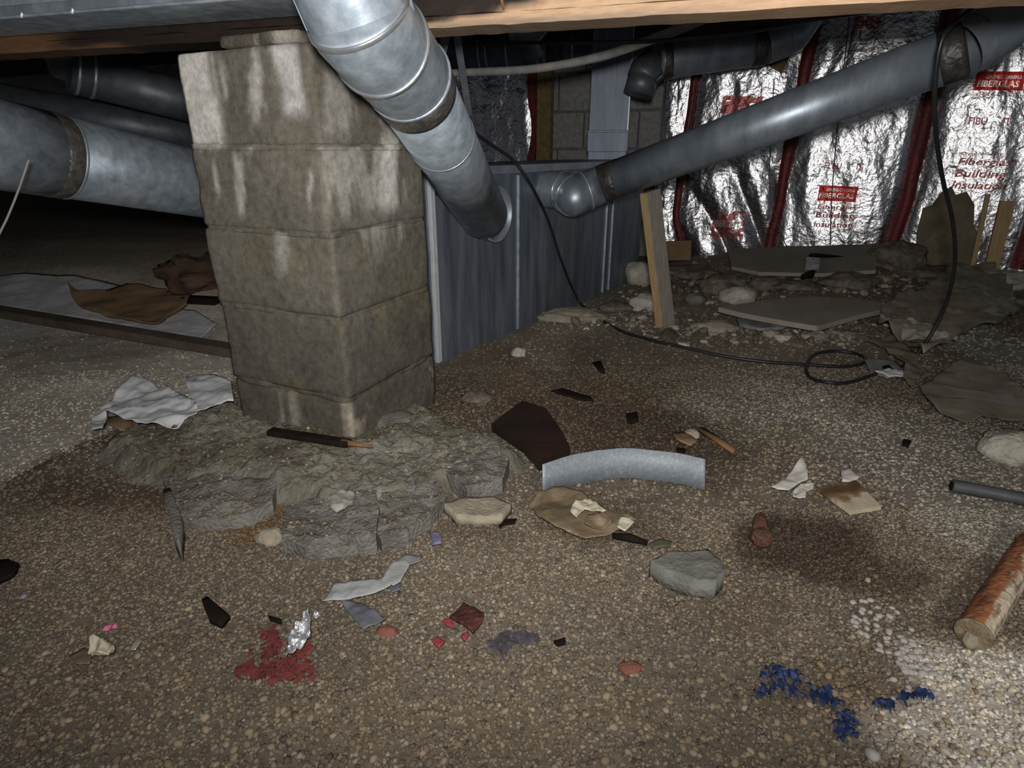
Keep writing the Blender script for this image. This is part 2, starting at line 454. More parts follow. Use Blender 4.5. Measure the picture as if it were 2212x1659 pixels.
gx = grid_lines(-9, 6, -2.2, 3.6, 0.022, 0.16)
gy = grid_lines(-2.0, 10, 0.35, 4.6, 0.022, 0.16)
GX, GY = np.meshgrid(gx, gy)
GZ = G(GX, GY)
nx, ny = len(gx), len(gy)
idx = np.arange(nx * ny).reshape(ny, nx)
quads = np.stack([idx[:-1, :-1], idx[:-1, 1:], idx[1:, 1:], idx[1:, :-1]], -1).reshape(-1, 4)
fme = bpy.data.meshes.new('floor')
P = np.stack([GX, GY, GZ], -1).reshape(-1, 3)
fme.vertices.add(len(P)); fme.vertices.foreach_set('co', P.ravel())
fme.loops.add(quads.size); fme.loops.foreach_set('vertex_index', quads.ravel())
fme.polygons.add(len(quads)); fme.polygons.foreach_set('loop_start', np.arange(0, quads.size, 4))
fme.polygons.foreach_set('use_smooth', np.ones(len(quads), bool))
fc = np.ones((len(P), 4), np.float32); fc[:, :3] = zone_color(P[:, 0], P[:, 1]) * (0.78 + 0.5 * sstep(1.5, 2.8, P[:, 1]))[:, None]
fme.color_attributes.new('Col', 'FLOAT_COLOR', 'POINT').data.foreach_set('color', fc.ravel())
fme.update(); fme.validate()
fme.materials.append(MT['ground'])
floor = bpy.data.objects.new('floor', fme)
COL.objects.link(floor)
prop(floor, 'bare earth crawl space floor strewn with pea gravel, dust and damp stains', None, None, 'structure')

# ceiling of boards high above the beam
m = MB(); m.box((-1.5, 3.6, 1.56), (1, 0, 0), (0, 1, 0), (0, 0, 1), 7.5, 5.6, 0.03)
m.build('ceiling', MT['ceil'], kind='structure', label='dark underside of the subfloor above the crawl space')

# block wall: mortar core with separate blocks where the foil leaves it bare
m = MB()
c = (wall_pt(-10, -0.3, -0.18) + wall_pt(3.6, 1.56, -0.18)) / 2
A3, N3, Z3 = np.array([*WA, 0]), np.array([*WN, 0]), np.array([0, 0, 1.0])
m.box(c, A3, N3, Z3, 6.8, 0.07, 0.93)
wall_back = m.build('wall_back', MT['wall_mortar'], kind='structure', label='grey concrete block foundation wall behind the ducts')
blk = None
for row in range(7):
    z0 = -0.28 + row * 0.256
    for i in range(9):
        q = -3.1 + i * 0.41 + (0.205 if row % 2 else 0)
        if q > 0.0:
            continue
        cc = wall_pt(q, z0 + 0.128, -0.10)
        if blk is None:
            b_ = MB(); b_.box(cc, A3, N3, Z3, 0.199, 0.018, 0.121, bev=0.006)
            blk = b_.build('block', MT['block'], wall_back); first = cc
        else:
            o = blk.copy(); COL.objects.link(o); o.parent = wall_back
            o.location = [float(t) for t in (cc - first)]

# ================================================================== FOIL INSULATION ON THE WALL
def foil_h(q, z):
    q = np.asarray(q, float); z = np.asarray(z, float)
    r = 1 - np.abs(2 * fbm(q * 5.5 + 0.8 * z, z * 1.1, 41, 3) - 1)
    r2 = 1 - np.abs(2 * fbm(q * 15, z * 5.5, 43, 3) - 1)
    f = fbm(q * 40, z * 30, 47, 2)
    return 0.024 * (r - 0.6) + 0.009 * (r2 - 0.6) + 0.004 * (f - 0.5)

SEAMS = [
    [(1508, 90), (1503, 160), (1490, 260), (1466, 420), (1462, 480), (1470, 520)],
    [(1768, 30), (1740, 150), (1703, 330), (1685, 430), (1662, 535)],
    [(2052, 25), (2022, 170), (1990, 300), (1960, 430), (1915, 558)],
    [(2330, 20), (2290, 250), (2240, 450), (2200, 580)],
]
SQ = [sorted([wall_qz(*p)[::-1] for p in s]) for s in SEAMS]     # (z, q) rising

def seam_q(k, z):
    if k < 0:
        return np.full(np.shape(z), -0.262)
    zz, qq = [a for a, _ in SQ[k]], [b for _, b in SQ[k]]
    return np.interp(z, zz, qq)

def batt_bulge(t, k=0):
    t = np.clip(t, 0, 1)
    return 0.035 * np.sin(np.pi * t) ** 0.6 + {2: 0.03, 3: 0.085, 4: 0.06}.get(k, 0.0) * t * sstep(1.0, 0.88, t)

def batt(k, z0, z1, label):
    """foil batt between seam k-1 and seam k"""
    nq, nz = 52, 116
    Zs = np.linspace(z0, z1, nz)
    ql = seam_q(k - 1, Zs)
    qr = seam_q(k, Zs) if k < 4 else ql + 0.5
    T = np.linspace(0, 1, nq)
    Q = ql[:, None] + (qr - ql)[:, None] * T[None]
    ZZ = np.repeat(Zs[:, None], nq, 1)
    H = foil_h(Q, ZZ) + batt_bulge(T, k)[None]
    H *= np.clip(np.minimum(T, 1 - T) * 9, 0.15, 1)[None]
    if k == 1:      # the sagging swags of the second batt
        s = np.clip((0.95 - ZZ) / 0.8, 0, 1)
        H += 0.05 * s * (np.abs(np.sin((Q * 6 + (T[None] ** 2) * 3 + ZZ * 6.5))) - 0.5)
    V = np.empty((nz, nq, 3)); V[..., :2] = W0 + WA * Q[..., None] + WN * H[..., None]; V[..., 2] = ZZ
    V = V.reshape(-1, 3)
    ii = np.arange(nz * nq).reshape(nz, nq)
    F = np.stack([ii[:-1, :-1], ii[:-1, 1:], ii[1:, 1:], ii[1:, :-1]], -1).reshape(-1, 4)
    qm = float(ql[0] + qr[0]) / 2
    root = empty('foil_insulation_batt', wall_pt(qm, z0), label, 'insulation', 'foil faced batts on the block wall')
    m = MB(); m.add(V, F.tolist()); m.build('foil_facing', MT['foil'], root)
    # the wool behind it
    m = MB()
    vs = [wall_pt(float(a), float(b), o) for b, a in ((z0, ql[0]), (z1, ql[-1])) for o in (-0.005, -0.075)]
    vs += [wall_pt(float(a), float(b), o) for b, a in ((z0, qr[0]), (z1, qr[-1])) for o in (-0.005, -0.075)]
    m.add(vs, [(0, 1, 3, 2), (4, 6, 7, 5), (0, 4, 5, 1), (2, 3, 7, 6), (1, 5, 7, 3), (0, 2, 6, 4)], False)
    m.build('glass_wool', MT['fibre'], root, label='yellow glass wool behind the foil')
    return root

def red_flange(root, k, w=0.040):
    zz = np.linspace(SQ[k][0][0] - 0.0, SQ[k][-1][0] + 0.12, 46)
    vs, fs = [], []
    prof = [(-0.9, 0.004), (-0.75, 0.018), (0.0, 0.024), (0.75, 0.018), (0.9, 0.004)]
    for i, z in enumerate(zz):
        q = float(seam_q(k, z)); j = 0.012 * float(vn(z * 9, k * 3.3, 5) - 0.5)
        ww = w * (0.75 + 0.35 * float(vn(z * 4, k * 7.1, 8)))
        for a, o in prof:
            vs.append(wall_pt(q + j + a * ww, z, o + 0.012))
    n = len(prof)
    for i in range(len(zz) - 1):
        for j in range(n - 1):
            fs.append((i * n + j, i * n + j + 1, (i + 1) * n + j + 1, (i + 1) * n + j))
    m = MB(); m.add(vs, fs, True); m.build('red_flange', MT['red_tape'], root, label='dark red stapled flange along the seam')

B0 = batt(0, 0.02, 1.42, 'narrow foil faced strip beside the dark block wall, left of the first red seam')
B1 = batt(1, 0.02, 1.50, 'foil batt with swagging folds and faded red print, behind the leaning post')
B2 = batt(2, 0.02, 1.50, 'foil batt with a red printed label low down, behind two thin wires')
B3 = batt(3, 0.03, 1.50, 'bright foil batt, red label high up, a torn board leaning on it')
B4 = batt(4, 0.03, 1.50, 'foil faced insulation batt past the last red seam, beside the leaning stake')
red_flange(B0, 0, 0.030); red_flange(B1, 1); red_flange(B2, 2); red_flange(B3, 3)

def surf(q, z, k, lift):
    z = np.asarray(z, float); q = np.asarray(q, float)
    ql = seam_q(k - 1, z); qr = seam_q(k, z)
    t = (q - ql) / (qr - ql)
    h = (foil_h(q, z) + batt_bulge(t, k)) * np.clip(np.minimum(t, 1 - t) * 9, 0.15, 1)
    if k == 1:
        s = np.clip((0.95 - z) / 0.8, 0, 1)
        h = h + 0.05 * s * (np.abs(np.sin((q * 6 + (t ** 2) * 3 + z * 6.5))) - 0.5)
    return h + lift

def quad_patch(root, name, px4, mat, k, lift, label=None, nu=22, nv=14, tear=0.0):
    """a printed panel on the foil: px4 = top-left, top-right, bottom-right, bottom-left"""
    c = [np.array(wall_qz(*p)) for p in px4]
    vs = []
    for j in range(nv):
        for i in range(nu):
            u, v = i / (nu - 1), j / (nv - 1)
            p = (c[0] * (1 - u) + c[1] * u) * (1 - v) + (c[3] * (1 - u) + c[2] * u) * v
            h = float(surf(p[0], p[1], k, lift))
            vs.append(wall_pt(p[0], p[1], h))
    fs = []
    for j in range(nv - 1):
        for i in range(nu - 1):
            if tear and float(vn(i * 0.45 + px4[0][0], j * 0.6, 3)) < tear:
                continue
            fs.append((j * nu + i, (j + 1) * nu + i, (j + 1) * nu + i + 1, j * nu + i + 1))
    m = MB(); m.add(vs, fs, True)
    return m.build(name, mat, root, label=label)

def text_patch(root, name, body, px4, mat, k, lift, shear=0.0, label=None, bold=0.0):
    cu = bpy.data.curves.new('lettering', 'FONT')
    cu.body = body; cu.align_x = 'LEFT'; cu.resolution_u = 2; cu.offset = bold; cu.shear = shear
    to = bpy.data.objects.new('lettering_tmp', cu)
    COL.objects.link(to)
    bpy.context.view_layer.update()
    me = bpy.data.meshes.new_from_object(to.evaluated_get(bpy.context.evaluated_depsgraph_get()))
    bm = bmesh.new(); bm.from_mesh(me)
    bmesh.ops.triangulate(bm, faces=bm.faces[:])
    bm.verts.ensure_lookup_table()
    V = np.array([v.co[:] for v in bm.verts]); F = [[v.index for v in f.verts] for f in bm.faces]
    bm.free()
    bpy.data.objects.remove(to); bpy.data.curves.remove(cu); bpy.data.meshes.remove(me)
    lo, hi = V.min(0), V.max(0)
    c = [np.array(wall_qz(*p)) for p in px4]
    vs = []
    for p in V:
        u, v = (p[0] - lo[0]) / (hi[0] - lo[0]), 1 - (p[1] - lo[1]) / (hi[1] - lo[1])
        w = (c[0] * (1 - u) + c[1] * u) * (1 - v) + (c[3] * (1 - u) + c[2] * u) * v
        vs.append(wall_pt(w[0], w[1], float(surf(w[0], w[1], k, lift))))
    m = MB(); m.add(vs, F, False)
    return m.build(name, mat, root, label=label)

def rect(x0, y0, x1, y1, s=0, t=0):
    """s slides the foot sideways, t drops the right end"""
    return [(x0, y0), (x1, y0 + t), (x1 + s, y1 + t), (x0 + s, y1)]

# upper right label
quad_patch(B3, 'red_label', rect(2105, 157, 2206, 197, -9, 2), MT['foil_print'], 3, 0.006, 'bright red printed label')
text_patch(B3, 'lettering', 'OWENS-CORNING', rect(2124, 165, 2196, 173, -2, 2), MT['foil_letter'], 3, 0.011, bold=0.01)
text_patch(B3, 'lettering', 'FIBERGLAS', rect(2107, 176, 2192, 190, -4, 2), MT['foil_letter'], 3, 0.011, bold=0.025)
text_patch(B3, 'lettering', 'FIBERGLAS BUILDING', rect(2096, 202, 2190, 209, -2, 2), MT['foil_faded'], 3, 0.008)
text_patch(B3, 'lettering', 'FIBU', rect(2088, 254, 2126, 270, -3, 2), MT['foil_faded'], 3, 0.008, bold=0.02)
text_patch(B3, 'lettering', 'IT', rect(2158, 256, 2174, 272, -3, 1), MT['foil_faded'], 3, 0.008, bold=0.02)
text_patch(B3, 'lettering', 'Owens-Corning', rect(2072, 327, 2168, 337, -2, 2), MT['foil_faded'], 3, 0.008)
text_patch(B3, 'lettering', 'Fiberglas', rect(2066, 340, 2176, 360, -4, 3), MT['foil_faded'], 3, 0.008, shear=0.15, bold=0.02)
text_patch(B3, 'lettering', 'Building', rect(2060, 364, 2166, 386, -5, 3), MT['foil_faded'], 3, 0.008, shear=0.15, bold=0.02)
text_patch(B3, 'lettering', 'Insulation', rect(2053, 389, 2166, 405, -4, 3), MT['foil_faded'], 3, 0.008, shear=0.15, bold=0.02)
# lower left label
quad_patch(B2, 'red_label', rect(1771, 399, 1853, 432, -6, 3), MT['foil_print'], 2, 0.006, 'bright red printed label')
text_patch(B2, 'lettering', 'OWENS-CORNING', rect(1786, 405, 1846, 412, -1, 2), MT['foil_letter'], 2, 0.011, bold=0.01)
text_patch(B2, 'lettering', 'FIBERGLAS', rect(1771, 415, 1845, 426, -3, 2), MT['foil_letter'], 2, 0.011, bold=0.025)
text_patch(B2, 'lettering', 'Fiberglas', rect(1768, 440, 1850, 452, -3, 2), MT['foil_faded'], 2, 0.008, bold=0.02)
text_patch(B2, 'lettering', 'Building', rect(1764, 456, 1846, 472, -3, 2), MT['foil_faded'], 2, 0.008, bold=0.02)
text_patch(B2, 'lettering', 'Insulation', rect(1760, 476, 1842, 488, -3, 2), MT['foil_faded'], 2, 0.008, bold=0.02)
text_patch(B2, 'lettering', 'FI BU', rect(1782, 350, 1818, 364, -2, 2), MT['foil_faded'], 2, 0.008, bold=0.02)
text_patch(B2, 'lettering', 'IT', rect(1850, 352, 1864, 366, -2, 1), MT['foil_faded'], 2, 0.008, bold=0.02)
text_patch(B2, 'lettering', 'FI', rect(1838, 68, 1860, 84, -2, 1), MT['foil_faded'], 2, 0.008, bold=0.02)
quad_patch(B2, 'red_stain', rect(1850, 38, 1905, 66, -10, 0), MT['foil_faded'], 2, 0.006, tear=0.35)
quad_patch(B1, 'red_label', rect(1565, 208, 1650, 246, -8, 2), MT['foil_faded'], 1, 0.006, 'faded red printed label', tear=0.2)
quad_patch(B1, 'red_label', rect(1542, 455, 1612, 512, -5, 0), MT['foil_faded'], 1, 0.006, 'crumpled red printed label', tear=0.3)
text_patch(B1, 'lettering', 'FIBERGLAS', rect(1540, 474, 1606, 488, -3, 0), MT['foil_letter'], 1, 0.011, bold=0.02)

# torn hole with wool showing below the upper duct
quad_patch(B1, 'torn_wool', [(1640, 128), (1706, 124), (1690, 162), (1668, 148)], MT['fibre'], 1, 0.012, 'brown wool showing through a tear')

# the loose piece of foil left of the bare blocks
def loose_foil():
    root = empty('foil_scrap_strip', gnd(1080, 560), 'dark crumpled foil strip hanging on the wall beside the bare blocks', 'insulation')
    root.location = [float(t) for t in wall_pt(-1.45, 0.7)]
    m = MB(); vs = []; fs = []
    nq, nz = 26, 60
    for j in range(nz):
        for i in range(nq):
            z = 0.62 + 0.72 * j / (nz - 1)
            q = -1.86 + 0.62 * i / (nq - 1) + 0.02 * math.sin(z * 9)
            vs.append(wall_pt(q, z, 0.03 + 1.4 * float(foil_h(q * 1.3, z))))
    for j in range(nz - 1):
        for i in range(nq - 1):
            fs.append((j * nq + i, j * nq + i + 1, (j + 1) * nq + i + 1, (j + 1) * nq + i))
    m.add(vs, fs); m.build('foil_facing', MT['foil'], root)
    m = MB(); m.box(wall_pt(-1.22, 0.97, 0.01), A3, N3, Z3, 0.035, 0.018, 0.33)
    m.build('red_flange', MT['red_tape'], root, label='dark red edge flange')
    m = MB(); m.box(wall_pt(-1.13, 0.95, -0.02), A3, N3, Z3, 0.055, 0.03, 0.32)
    m.build('glass_wool', MT['fibre'], root, label='brown edge of glass wool')
    m = MB(); m.box(wall_pt(-1.95, 0.97, 0.02), A3, N3, Z3, 0.05, 0.02, 0.35)
    m.build('kraft_edge', MT['card'], root, label='brown paper edge')
loose_foil()

# sill board along the top of the wall
m = MB(); m.box(wall_pt(-0.9, 1.475, 0.0), A3, N3, Z3, 1.5, 0.05, 0.05)
m.build('trim_1', MT['old_board'], kind='structure', label='dark sill board along the top of the wall')

# ================================================================== MASONRY PIER
MT['mortar_dark'] = M('dark_bedding_mortar', [(0.42, 0.38, 0.32), (0.7, 0.66, 0.58)], 30, 0.95, bump=0.5, vcol=True)
PB = np.array([-0.411, 1.390]); PU = np.array([-0.907, 0.421]); PW = np.array([0.421, 0.907])
PS = 0.40
U3, Wd3 = np.array([*PU, 0]), np.array([*PW, 0])
ZJ = [-0.06, 0.159, 0.368, 0.565, 0.752, 0.955]
pc = PB + PU * PS / 2 + PW * PS / 2
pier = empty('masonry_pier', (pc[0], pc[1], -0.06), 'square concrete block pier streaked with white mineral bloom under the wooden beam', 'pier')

def pier_col(V):
    d = V[:, :2] - PB
    a, b, z = d @ PU, d @ PW, V[:, 2]
    onw = b > a                                     # right-hand face
    t = np.where(onw, -b, a)                        # runs round the corner
    slant = t + 0.16 * (z - 0.5)
    streak = fbm(slant * 15, z * 2.2, 61, 4)
    fine = fbm(slant * 60, z * 9, 65, 3)
    base = np.array((0.140, 0.128, 0.106))
    c = np.empty((len(V), 3)); c[:] = base
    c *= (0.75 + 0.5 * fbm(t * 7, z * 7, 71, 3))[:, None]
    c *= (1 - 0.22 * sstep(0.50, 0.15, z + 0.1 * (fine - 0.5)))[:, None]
    lim = 0.60 - 0.07 * sstep(0.50, 0.62, z) + 0.085 * sstep(0.75, 0.76, z)
    mask = sstep(lim, lim + 0.10, streak + 0.14 * (fine - 0.5)) * sstep(0.44, 0.60, z)
    mask *= np.where(onw, 0.62, 1.0)
    # each course keeps a damp clear band above its lower joint
    for zj in ZJ[3:5]:
        mask *= 1 - 0.85 * sstep(0.055, 0.02, z - zj + 0.05 * (fbm(slant * 9, z * 0, 66, 2) - 0.5)) * (z > zj)
    white = np.array((0.52, 0.50, 0.46))
    c += (white - c) * (0.8 * mask)[:, None]
    edge = sstep(0.27, 0.31, t + 0.03 * (fine - 0.5)) * sstep(0.735, 0.775, z + 0.02 * (fine - 0.5)) * (0.55 + 0.45 * fbm(t * 30, z * 1.0, 68, 3))
    c += (np.array((0.74, 0.72, 0.68)) - c) * (0.95 * edge)[:, None]
    tongue = sstep(0.045, 0.015, np.abs(t - 0.075 + 0.10 * (0.95 - z) + 0.02 * (fine - 0.5)) ) * sstep(0.80, 0.84, z)
    c += (np.array((0.60, 0.59, 0.58)) - c) * (0.8 * tongue)[:, None]
    tg2 = sstep(0.05, 0.02, np.abs(t + 0.255 - 0.25 * (0.75 - z) + 0.03 * (fine - 0.5))) * sstep(0.58, 0.63, z) * sstep(0.80, 0.76, z)
    c += (np.array((0.56, 0.54, 0.50)) - c) * (0.8 * tg2)[:, None]
    tg3 = sstep(0.03, 0.012, np.abs(t - 0.155 - 0.15 * (0.5 - z))) * sstep(0.42, 0.52, z + 0.05 * (fine - 0.5)) * (z < 0.565)
    c += (np.array((0.46, 0.45, 0.43)) - c) * (0.75 * tg3)[:, None]
    # pale runs on the lowest course
    run = (sstep(0.022, 0.008, np.abs(t - 0.19 - 0.10 * (0.1 - z))) + sstep(0.012, 0.004, np.abs(t - 0.235 - 0.1 * (0.1 - z)))) * (z < 0.155) * (~onw)
    run = run + sstep(0.028, 0.012, np.abs(t - 0.008)) * (z < 0.155) * sstep(0.0, 0.04, z)
    spot_ = sstep(0.64, 0.70, fbm(t * 26, z * 16, 69, 2)) * (z < 0.12) * onw
    c += (np.array((0.33, 0.30, 0.24)) - c) * np.clip(0.8 * run + 0.7 * spot_, 0, 1)[:, None]
    green = sstep(0.62, 0.75, fbm(t * 5, z * 6, 75, 3)) * 0.35
    c += (np.array((0.15, 0.13, 0.075)) - c) * green[:, None]
    return np.clip(c, 0.02, 0.8)

def block_mesh(center, hu, hw, hz, seed, n=(34, 34, 17), rad=0.009, amp=0.007):
    m = MB()
    pos = {}
    vs, fs = [], []
    def vid(i, j, k):
        key = (i, j, k)
        if key not in pos:
            p = np.array([(2 * i / n[0] - 1) * hu, (2 * j / n[1] - 1) * hw, (2 * k / n[2] - 1) * hz])
            h = np.array([hu, hw, hz]) - rad
            q = np.clip(p, -h, h); d = p - q; l = np.linalg.norm(d)
            if l > 1e-9:
                p = q + d / l * rad
            w = center + U3 * p[0] + Wd3 * p[1] + Z3 * p[2]
            s = mnoise.fractal(Vector(w) * 9 + Vector((seed, 0, 0)), 1.0, 2.0, 4)
            dirv = p / np.array([hu, hw, hz]); dirv[np.abs(dirv) < 0.97] = 0
            l = np.linalg.norm(dirv)
            if l > 0:
                dirv = dirv / l
                w = w + (U3 * dirv[0] + Wd3 * dirv[1] + Z3 * dirv[2] * 0.3) * (s * amp)
            pos[key] = len(vs); vs.append(w)
        return pos[key]
    a, b, c_ = n
    for i in range(a):
        for j in range(b):
            fs.append((vid(i, j, c_), vid(i + 1, j, c_), vid(i + 1, j + 1, c_), vid(i, j + 1, c_)))
            fs.append((vid(i, j, 0), vid(i, j + 1, 0), vid(i + 1, j + 1, 0), vid(i + 1, j, 0)))
    for i in range(a):
        for k in range(c_):
            fs.append((vid(i, 0, k), vid(i + 1, 0, k), vid(i + 1, 0, k + 1), vid(i, 0, k + 1)))
            fs.append((vid(i, b, k), vid(i, b, k + 1), vid(i + 1, b, k + 1), vid(i + 1, b, k)))
    for j in range(b):
        for k in range(c_):
            fs.append((vid(0, j, k), vid(0, j, k + 1), vid(0, j + 1, k + 1), vid(0, j + 1, k)))
            fs.append((vid(a, j, k), vid(a, j + 1, k), vid(a, j + 1, k + 1), vid(a, j, k + 1)))
    # U3 x Wd3 points down: flip
    m.add(vs, [tuple(reversed(f)) for f in fs], True)
    return m

jig = [(0.0, 0.004), (-0.003, 0.0), (0.003, 0.0), (0.0, -0.003), (0.004, 0.004)]
for i in range(5):
    z0, z1 = ZJ[i] + 0.002, ZJ[i + 1] - 0.002
    c3 = np.array([pc[0], pc[1], (z0 + z1) / 2]) + U3 * jig[i][0] + Wd3 * jig[i][1]
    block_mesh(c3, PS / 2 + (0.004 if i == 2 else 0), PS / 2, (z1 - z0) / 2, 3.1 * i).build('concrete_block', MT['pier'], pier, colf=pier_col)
for i in range(1, 5):
    c3 = np.array([pc[0], pc[1], ZJ[i]])
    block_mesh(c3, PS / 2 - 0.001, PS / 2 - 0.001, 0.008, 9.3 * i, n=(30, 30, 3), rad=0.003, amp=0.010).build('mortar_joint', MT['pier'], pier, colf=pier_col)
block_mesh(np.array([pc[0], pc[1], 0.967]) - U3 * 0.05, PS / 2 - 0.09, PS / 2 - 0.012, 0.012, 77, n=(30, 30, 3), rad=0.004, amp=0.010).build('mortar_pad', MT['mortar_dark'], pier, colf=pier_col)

# ================================================================== WOODEN BEAM
BD = np.array([0.957, -0.2912, 0]); BD /= np.linalg.norm(BD); BN = np.array([-BD[1], BD[0], 0])
def beam_pt(x, z, off=0.0):
    return np.array([x, 1.387 - 0.304 * x, z]) + BN * off

def beam_col(V):
    x, z = V[:, 0], V[:, 2]
    n = fbm(x * 9, z * 26, 81, 4) - 0.5
    n2 = fbm(x * 3, z * 60, 83, 3) - 0.5
    pale = np.array((0.60, 0.40, 0.25)); dark = np.array((0.020, 0.013, 0.010)); brown = np.array((0.135, 0.070, 0.034)); grey = np.array((0.17, 0.14, 0.115))
    c = np.empty((len(V), 3)); c[:] = pale
    c *= (0.9 + 0.3 * n2)[:, None]
    # dark stain: everything left of a slanting line; the foot stays pale further left
    lim = -0.10 + (z - 0.993) * 6.0
    st = sstep(0.035, -0.035, x - lim + 0.22 * n)
    c += (dark - c) * st[:, None]
    # left of the pier: browner again
    lb = sstep(-0.82, -1.10, x + 0.35 * n)
    bm_ = lb * sstep(0.40, 0.60, fbm(x * 4, z * 30, 85, 3) + 0.25 * lb * sstep(-1.15, -1.4, x))
    c += (brown - c) * bm_[:, None]
    foot = sstep(0.018, 0.004, z - 0.98) * sstep(-0.35, -0.05, x)
    c += (grey - c) * (0.65 * foot * sstep(0.6, 0.2, x))[:, None]
    return np.clip(c, 0.004, 0.8)

def board_mesh(x0, x1, z0, z1, o0, o1, nx_, nz_):
    m = MB(); vs = []; fs = []
    xs = np.linspace(x0, x1, nx_); zs = np.linspace(z0, z1, nz_)
    ring = [(z, o0) for z in zs] + [(z, o1) for z in zs[::-1]]
    r = len(ring)
    for x in xs:
        for z, o in ring:
            w = 0.002 * (float(vn(x * 22, z * 70, 4)) - 0.5)
            vs.append(beam_pt(x, z, o + w) + Z3 * (0.003 * (float(vn(x * 30, o * 40, 9)) - 0.5) if z == z0 else 0))
    for i in range(len(xs) - 1):
        for j in range(r):
            j2 = (j + 1) % r
            fs.append((i * r + j, (i + 1) * r + j, (i + 1) * r + j2, i * r + j2))
    fs.append(tuple(range(r))); fs.append(tuple((len(xs) - 1) * r + j for j in reversed(range(r))))
    m.add(vs, fs, False)
    return m
beam = empty('floor_beam', beam_pt(-0.4, 0.98, 0.045), 'long timber beam, damp stained dark, pale on its right half, on the block pier', 'beam', kind='thing')
board_mesh(-3.6, 1.9, 1.004, 1.225, 0.0, 0.090, 330, 14).build('beam_plank', MT['beamwood'], beam, colf=beam_col)
board_mesh(-3.6, 1.9, 0.981, 1.002, -0.006, 0.092, 330, 4).build('bottom_strip', MT['beamwood'], beam, colf=beam_col)
for x, z in ((-0.235, 1.02), (0.02, 1.05), (-0.02, 1.03)):
    m = MB()
    p = beam_pt(x, z, -0.010)
    a = np.array([random.uniform(-1, 1), 0, random.uniform(-1, 1)]); a /= np.linalg.norm(a)
    m.tube([p - a * 0.03, p + np.array([0, -0.008, 0]), p + a * 0.025], [0.003, 0.005, 0.002], 6)
    m.build('splinter', MT['orange_wood'], beam, label='torn pale splinter')

# flat supply duct hung in front of the beam, upper left
hd = empty('flat_supply_duct', beam_pt(-1.4, 1.02, -0.1), 'flat grey sheet metal duct along the beam in the top left corner', 'duct')
m = MB(); a, b_ = beam_pt(-3.4, 1.018, -0.01), beam_pt(-0.37, 1.018, -0.01)
cc = (a + b_) / 2 + Z3 * 0.11 - BN * 0.085
m.box(cc, BD, BN, Z3, np.linalg.norm(b_ - a) / 2, 0.085, 0.11, bev=0.004)
m.build('duct_body', MT['galv'], hd)
m = MB(); m.box((a + b_) / 2 - BN * 0.155 + Z3 * 0.014, BD, BN, Z3, np.linalg.norm(b_ - a) / 2, 0.018, 0.010, bev=0.003)
m.build('bottom_flange', MT['galv_dull'], hd)
for x in (-1.02, -0.88):
    m = MB()
    p = beam_pt(x, 1.036, -0.176); m.box(p, BD, BN, Z3, 0.004, 0.003, 0.010)
    m.tube([p, p - Z3 * 0.02 - BN * 0.01], 0.003, 6)
    m.build('screw', MT['bright_edge'], hd, label='bright protruding screw')
for x in (-1.75, -1.32):
    m = MB(); m.box(beam_pt(x, 1.13, -0.182), BD, BN, Z3, 0.012, 0.004, 0.10, bev=0.002)
    m.build('standing_seam', MT['galv'], hd)

# ================================================================== MAIN TRUNK DUCT
T0 = np.array([-0.285, 2.099]); TD = np.array([0.547, 0.837]); TD /= np.linalg.norm(TD); TN = np.array([TD[1], -TD[0]])
D3, F3 = np.array([*TD, 0]), np.array([*TN, 0])
TL, TH = 1.95, 0.685
def trunk_pt(s, z, off=0.0):
    p = T0 + TD * s + TN * off
    return np.array([p[0], p[1], z])
def trunk_s(px, py):
    r = ray(px, py); t = (T0 @ TN) / (r[:2] @ TN); p = r[:2] * t
    return float((p - T0) @ TD), float(CAM_H + r[2] * t)

trunk = empty('trunk_duct', trunk_pt(TL / 2, 0, -0.25), 'large rectangular sheet metal trunk duct standing on the gravel behind the pier', 'duct')
m = MB(); m.box(trunk_pt(TL / 2, TH / 2 - 0.01, -0.26), D3, F3, Z3, TL / 2, 0.26, TH / 2 + 0.01, bev=0.005)
m.build('duct_body', MT['galv_trunk'], trunk)
m = MB(); m.box(trunk_pt(0.012, TH / 2 - 0.01, 0.006), D3, F3, Z3, 0.008, 0.008, TH / 2 - 0.02, bev=0.003)
m.box(trunk_pt(0.030, TH / 2 - 0.01, 0.003), D3, F3, Z3, 0.005, 0.005, TH / 2 - 0.02, bev=0.002)
m.build('corner_flange', MT['bright_edge'], trunk, label='bright folded corner flange')
for px, w in ((1118, 0.006), (1308, 0.004), (1321, 0.005)):
    s, _ = trunk_s(px, 480)
    m = MB(); m.box(trunk_pt(s, TH / 2 - 0.015, 0.003), D3, F3, Z3, w, 0.006, TH / 2 - 0.02, bev=0.002)
    m.build('standing_seam', MT['galv'], trunk)
m = MB(); m.box(trunk_pt(TL / 2, TH - 0.012, 0.004), D3, F3, Z3, TL / 2 - 0.01, 0.005, 0.016, bev=0.002)
m.build('top_cleat', MT['galv_dull'], trunk)
m = MB(); m.box(trunk_pt(0.07, 0.625, 0.001), D3, F3, Z3, 0.055, 0.004, 0.026)
m.build('end_slot', MT['tape_dark'], trunk, label='dark open slot near the top corner')

# ================================================================== ROUND DUCTS
def lerp(a, b, t):
    return np.array(a) * (1 - t) + np.array(b) * t

def ring(root, name, p, d, r, w, mat, label=None, lip=0.003, seg=40):
    """a band of width w round a pipe at p along d"""
    d = np.array(d) / np.linalg.norm(d)
    h = w / 2
    m = MB()
    m.tube([p - d * h, p - d * (h * 0.98), p - d * h * 0.5, p + d * h * 0.5, p + d * (h * 0.98), p + d * h], [r - 0.002, r + lip * 0.6, r + lip, r + lip, r + lip * 0.6, r - 0.002], seg, cap=False)
    return m.build(name, mat, root, label=label)

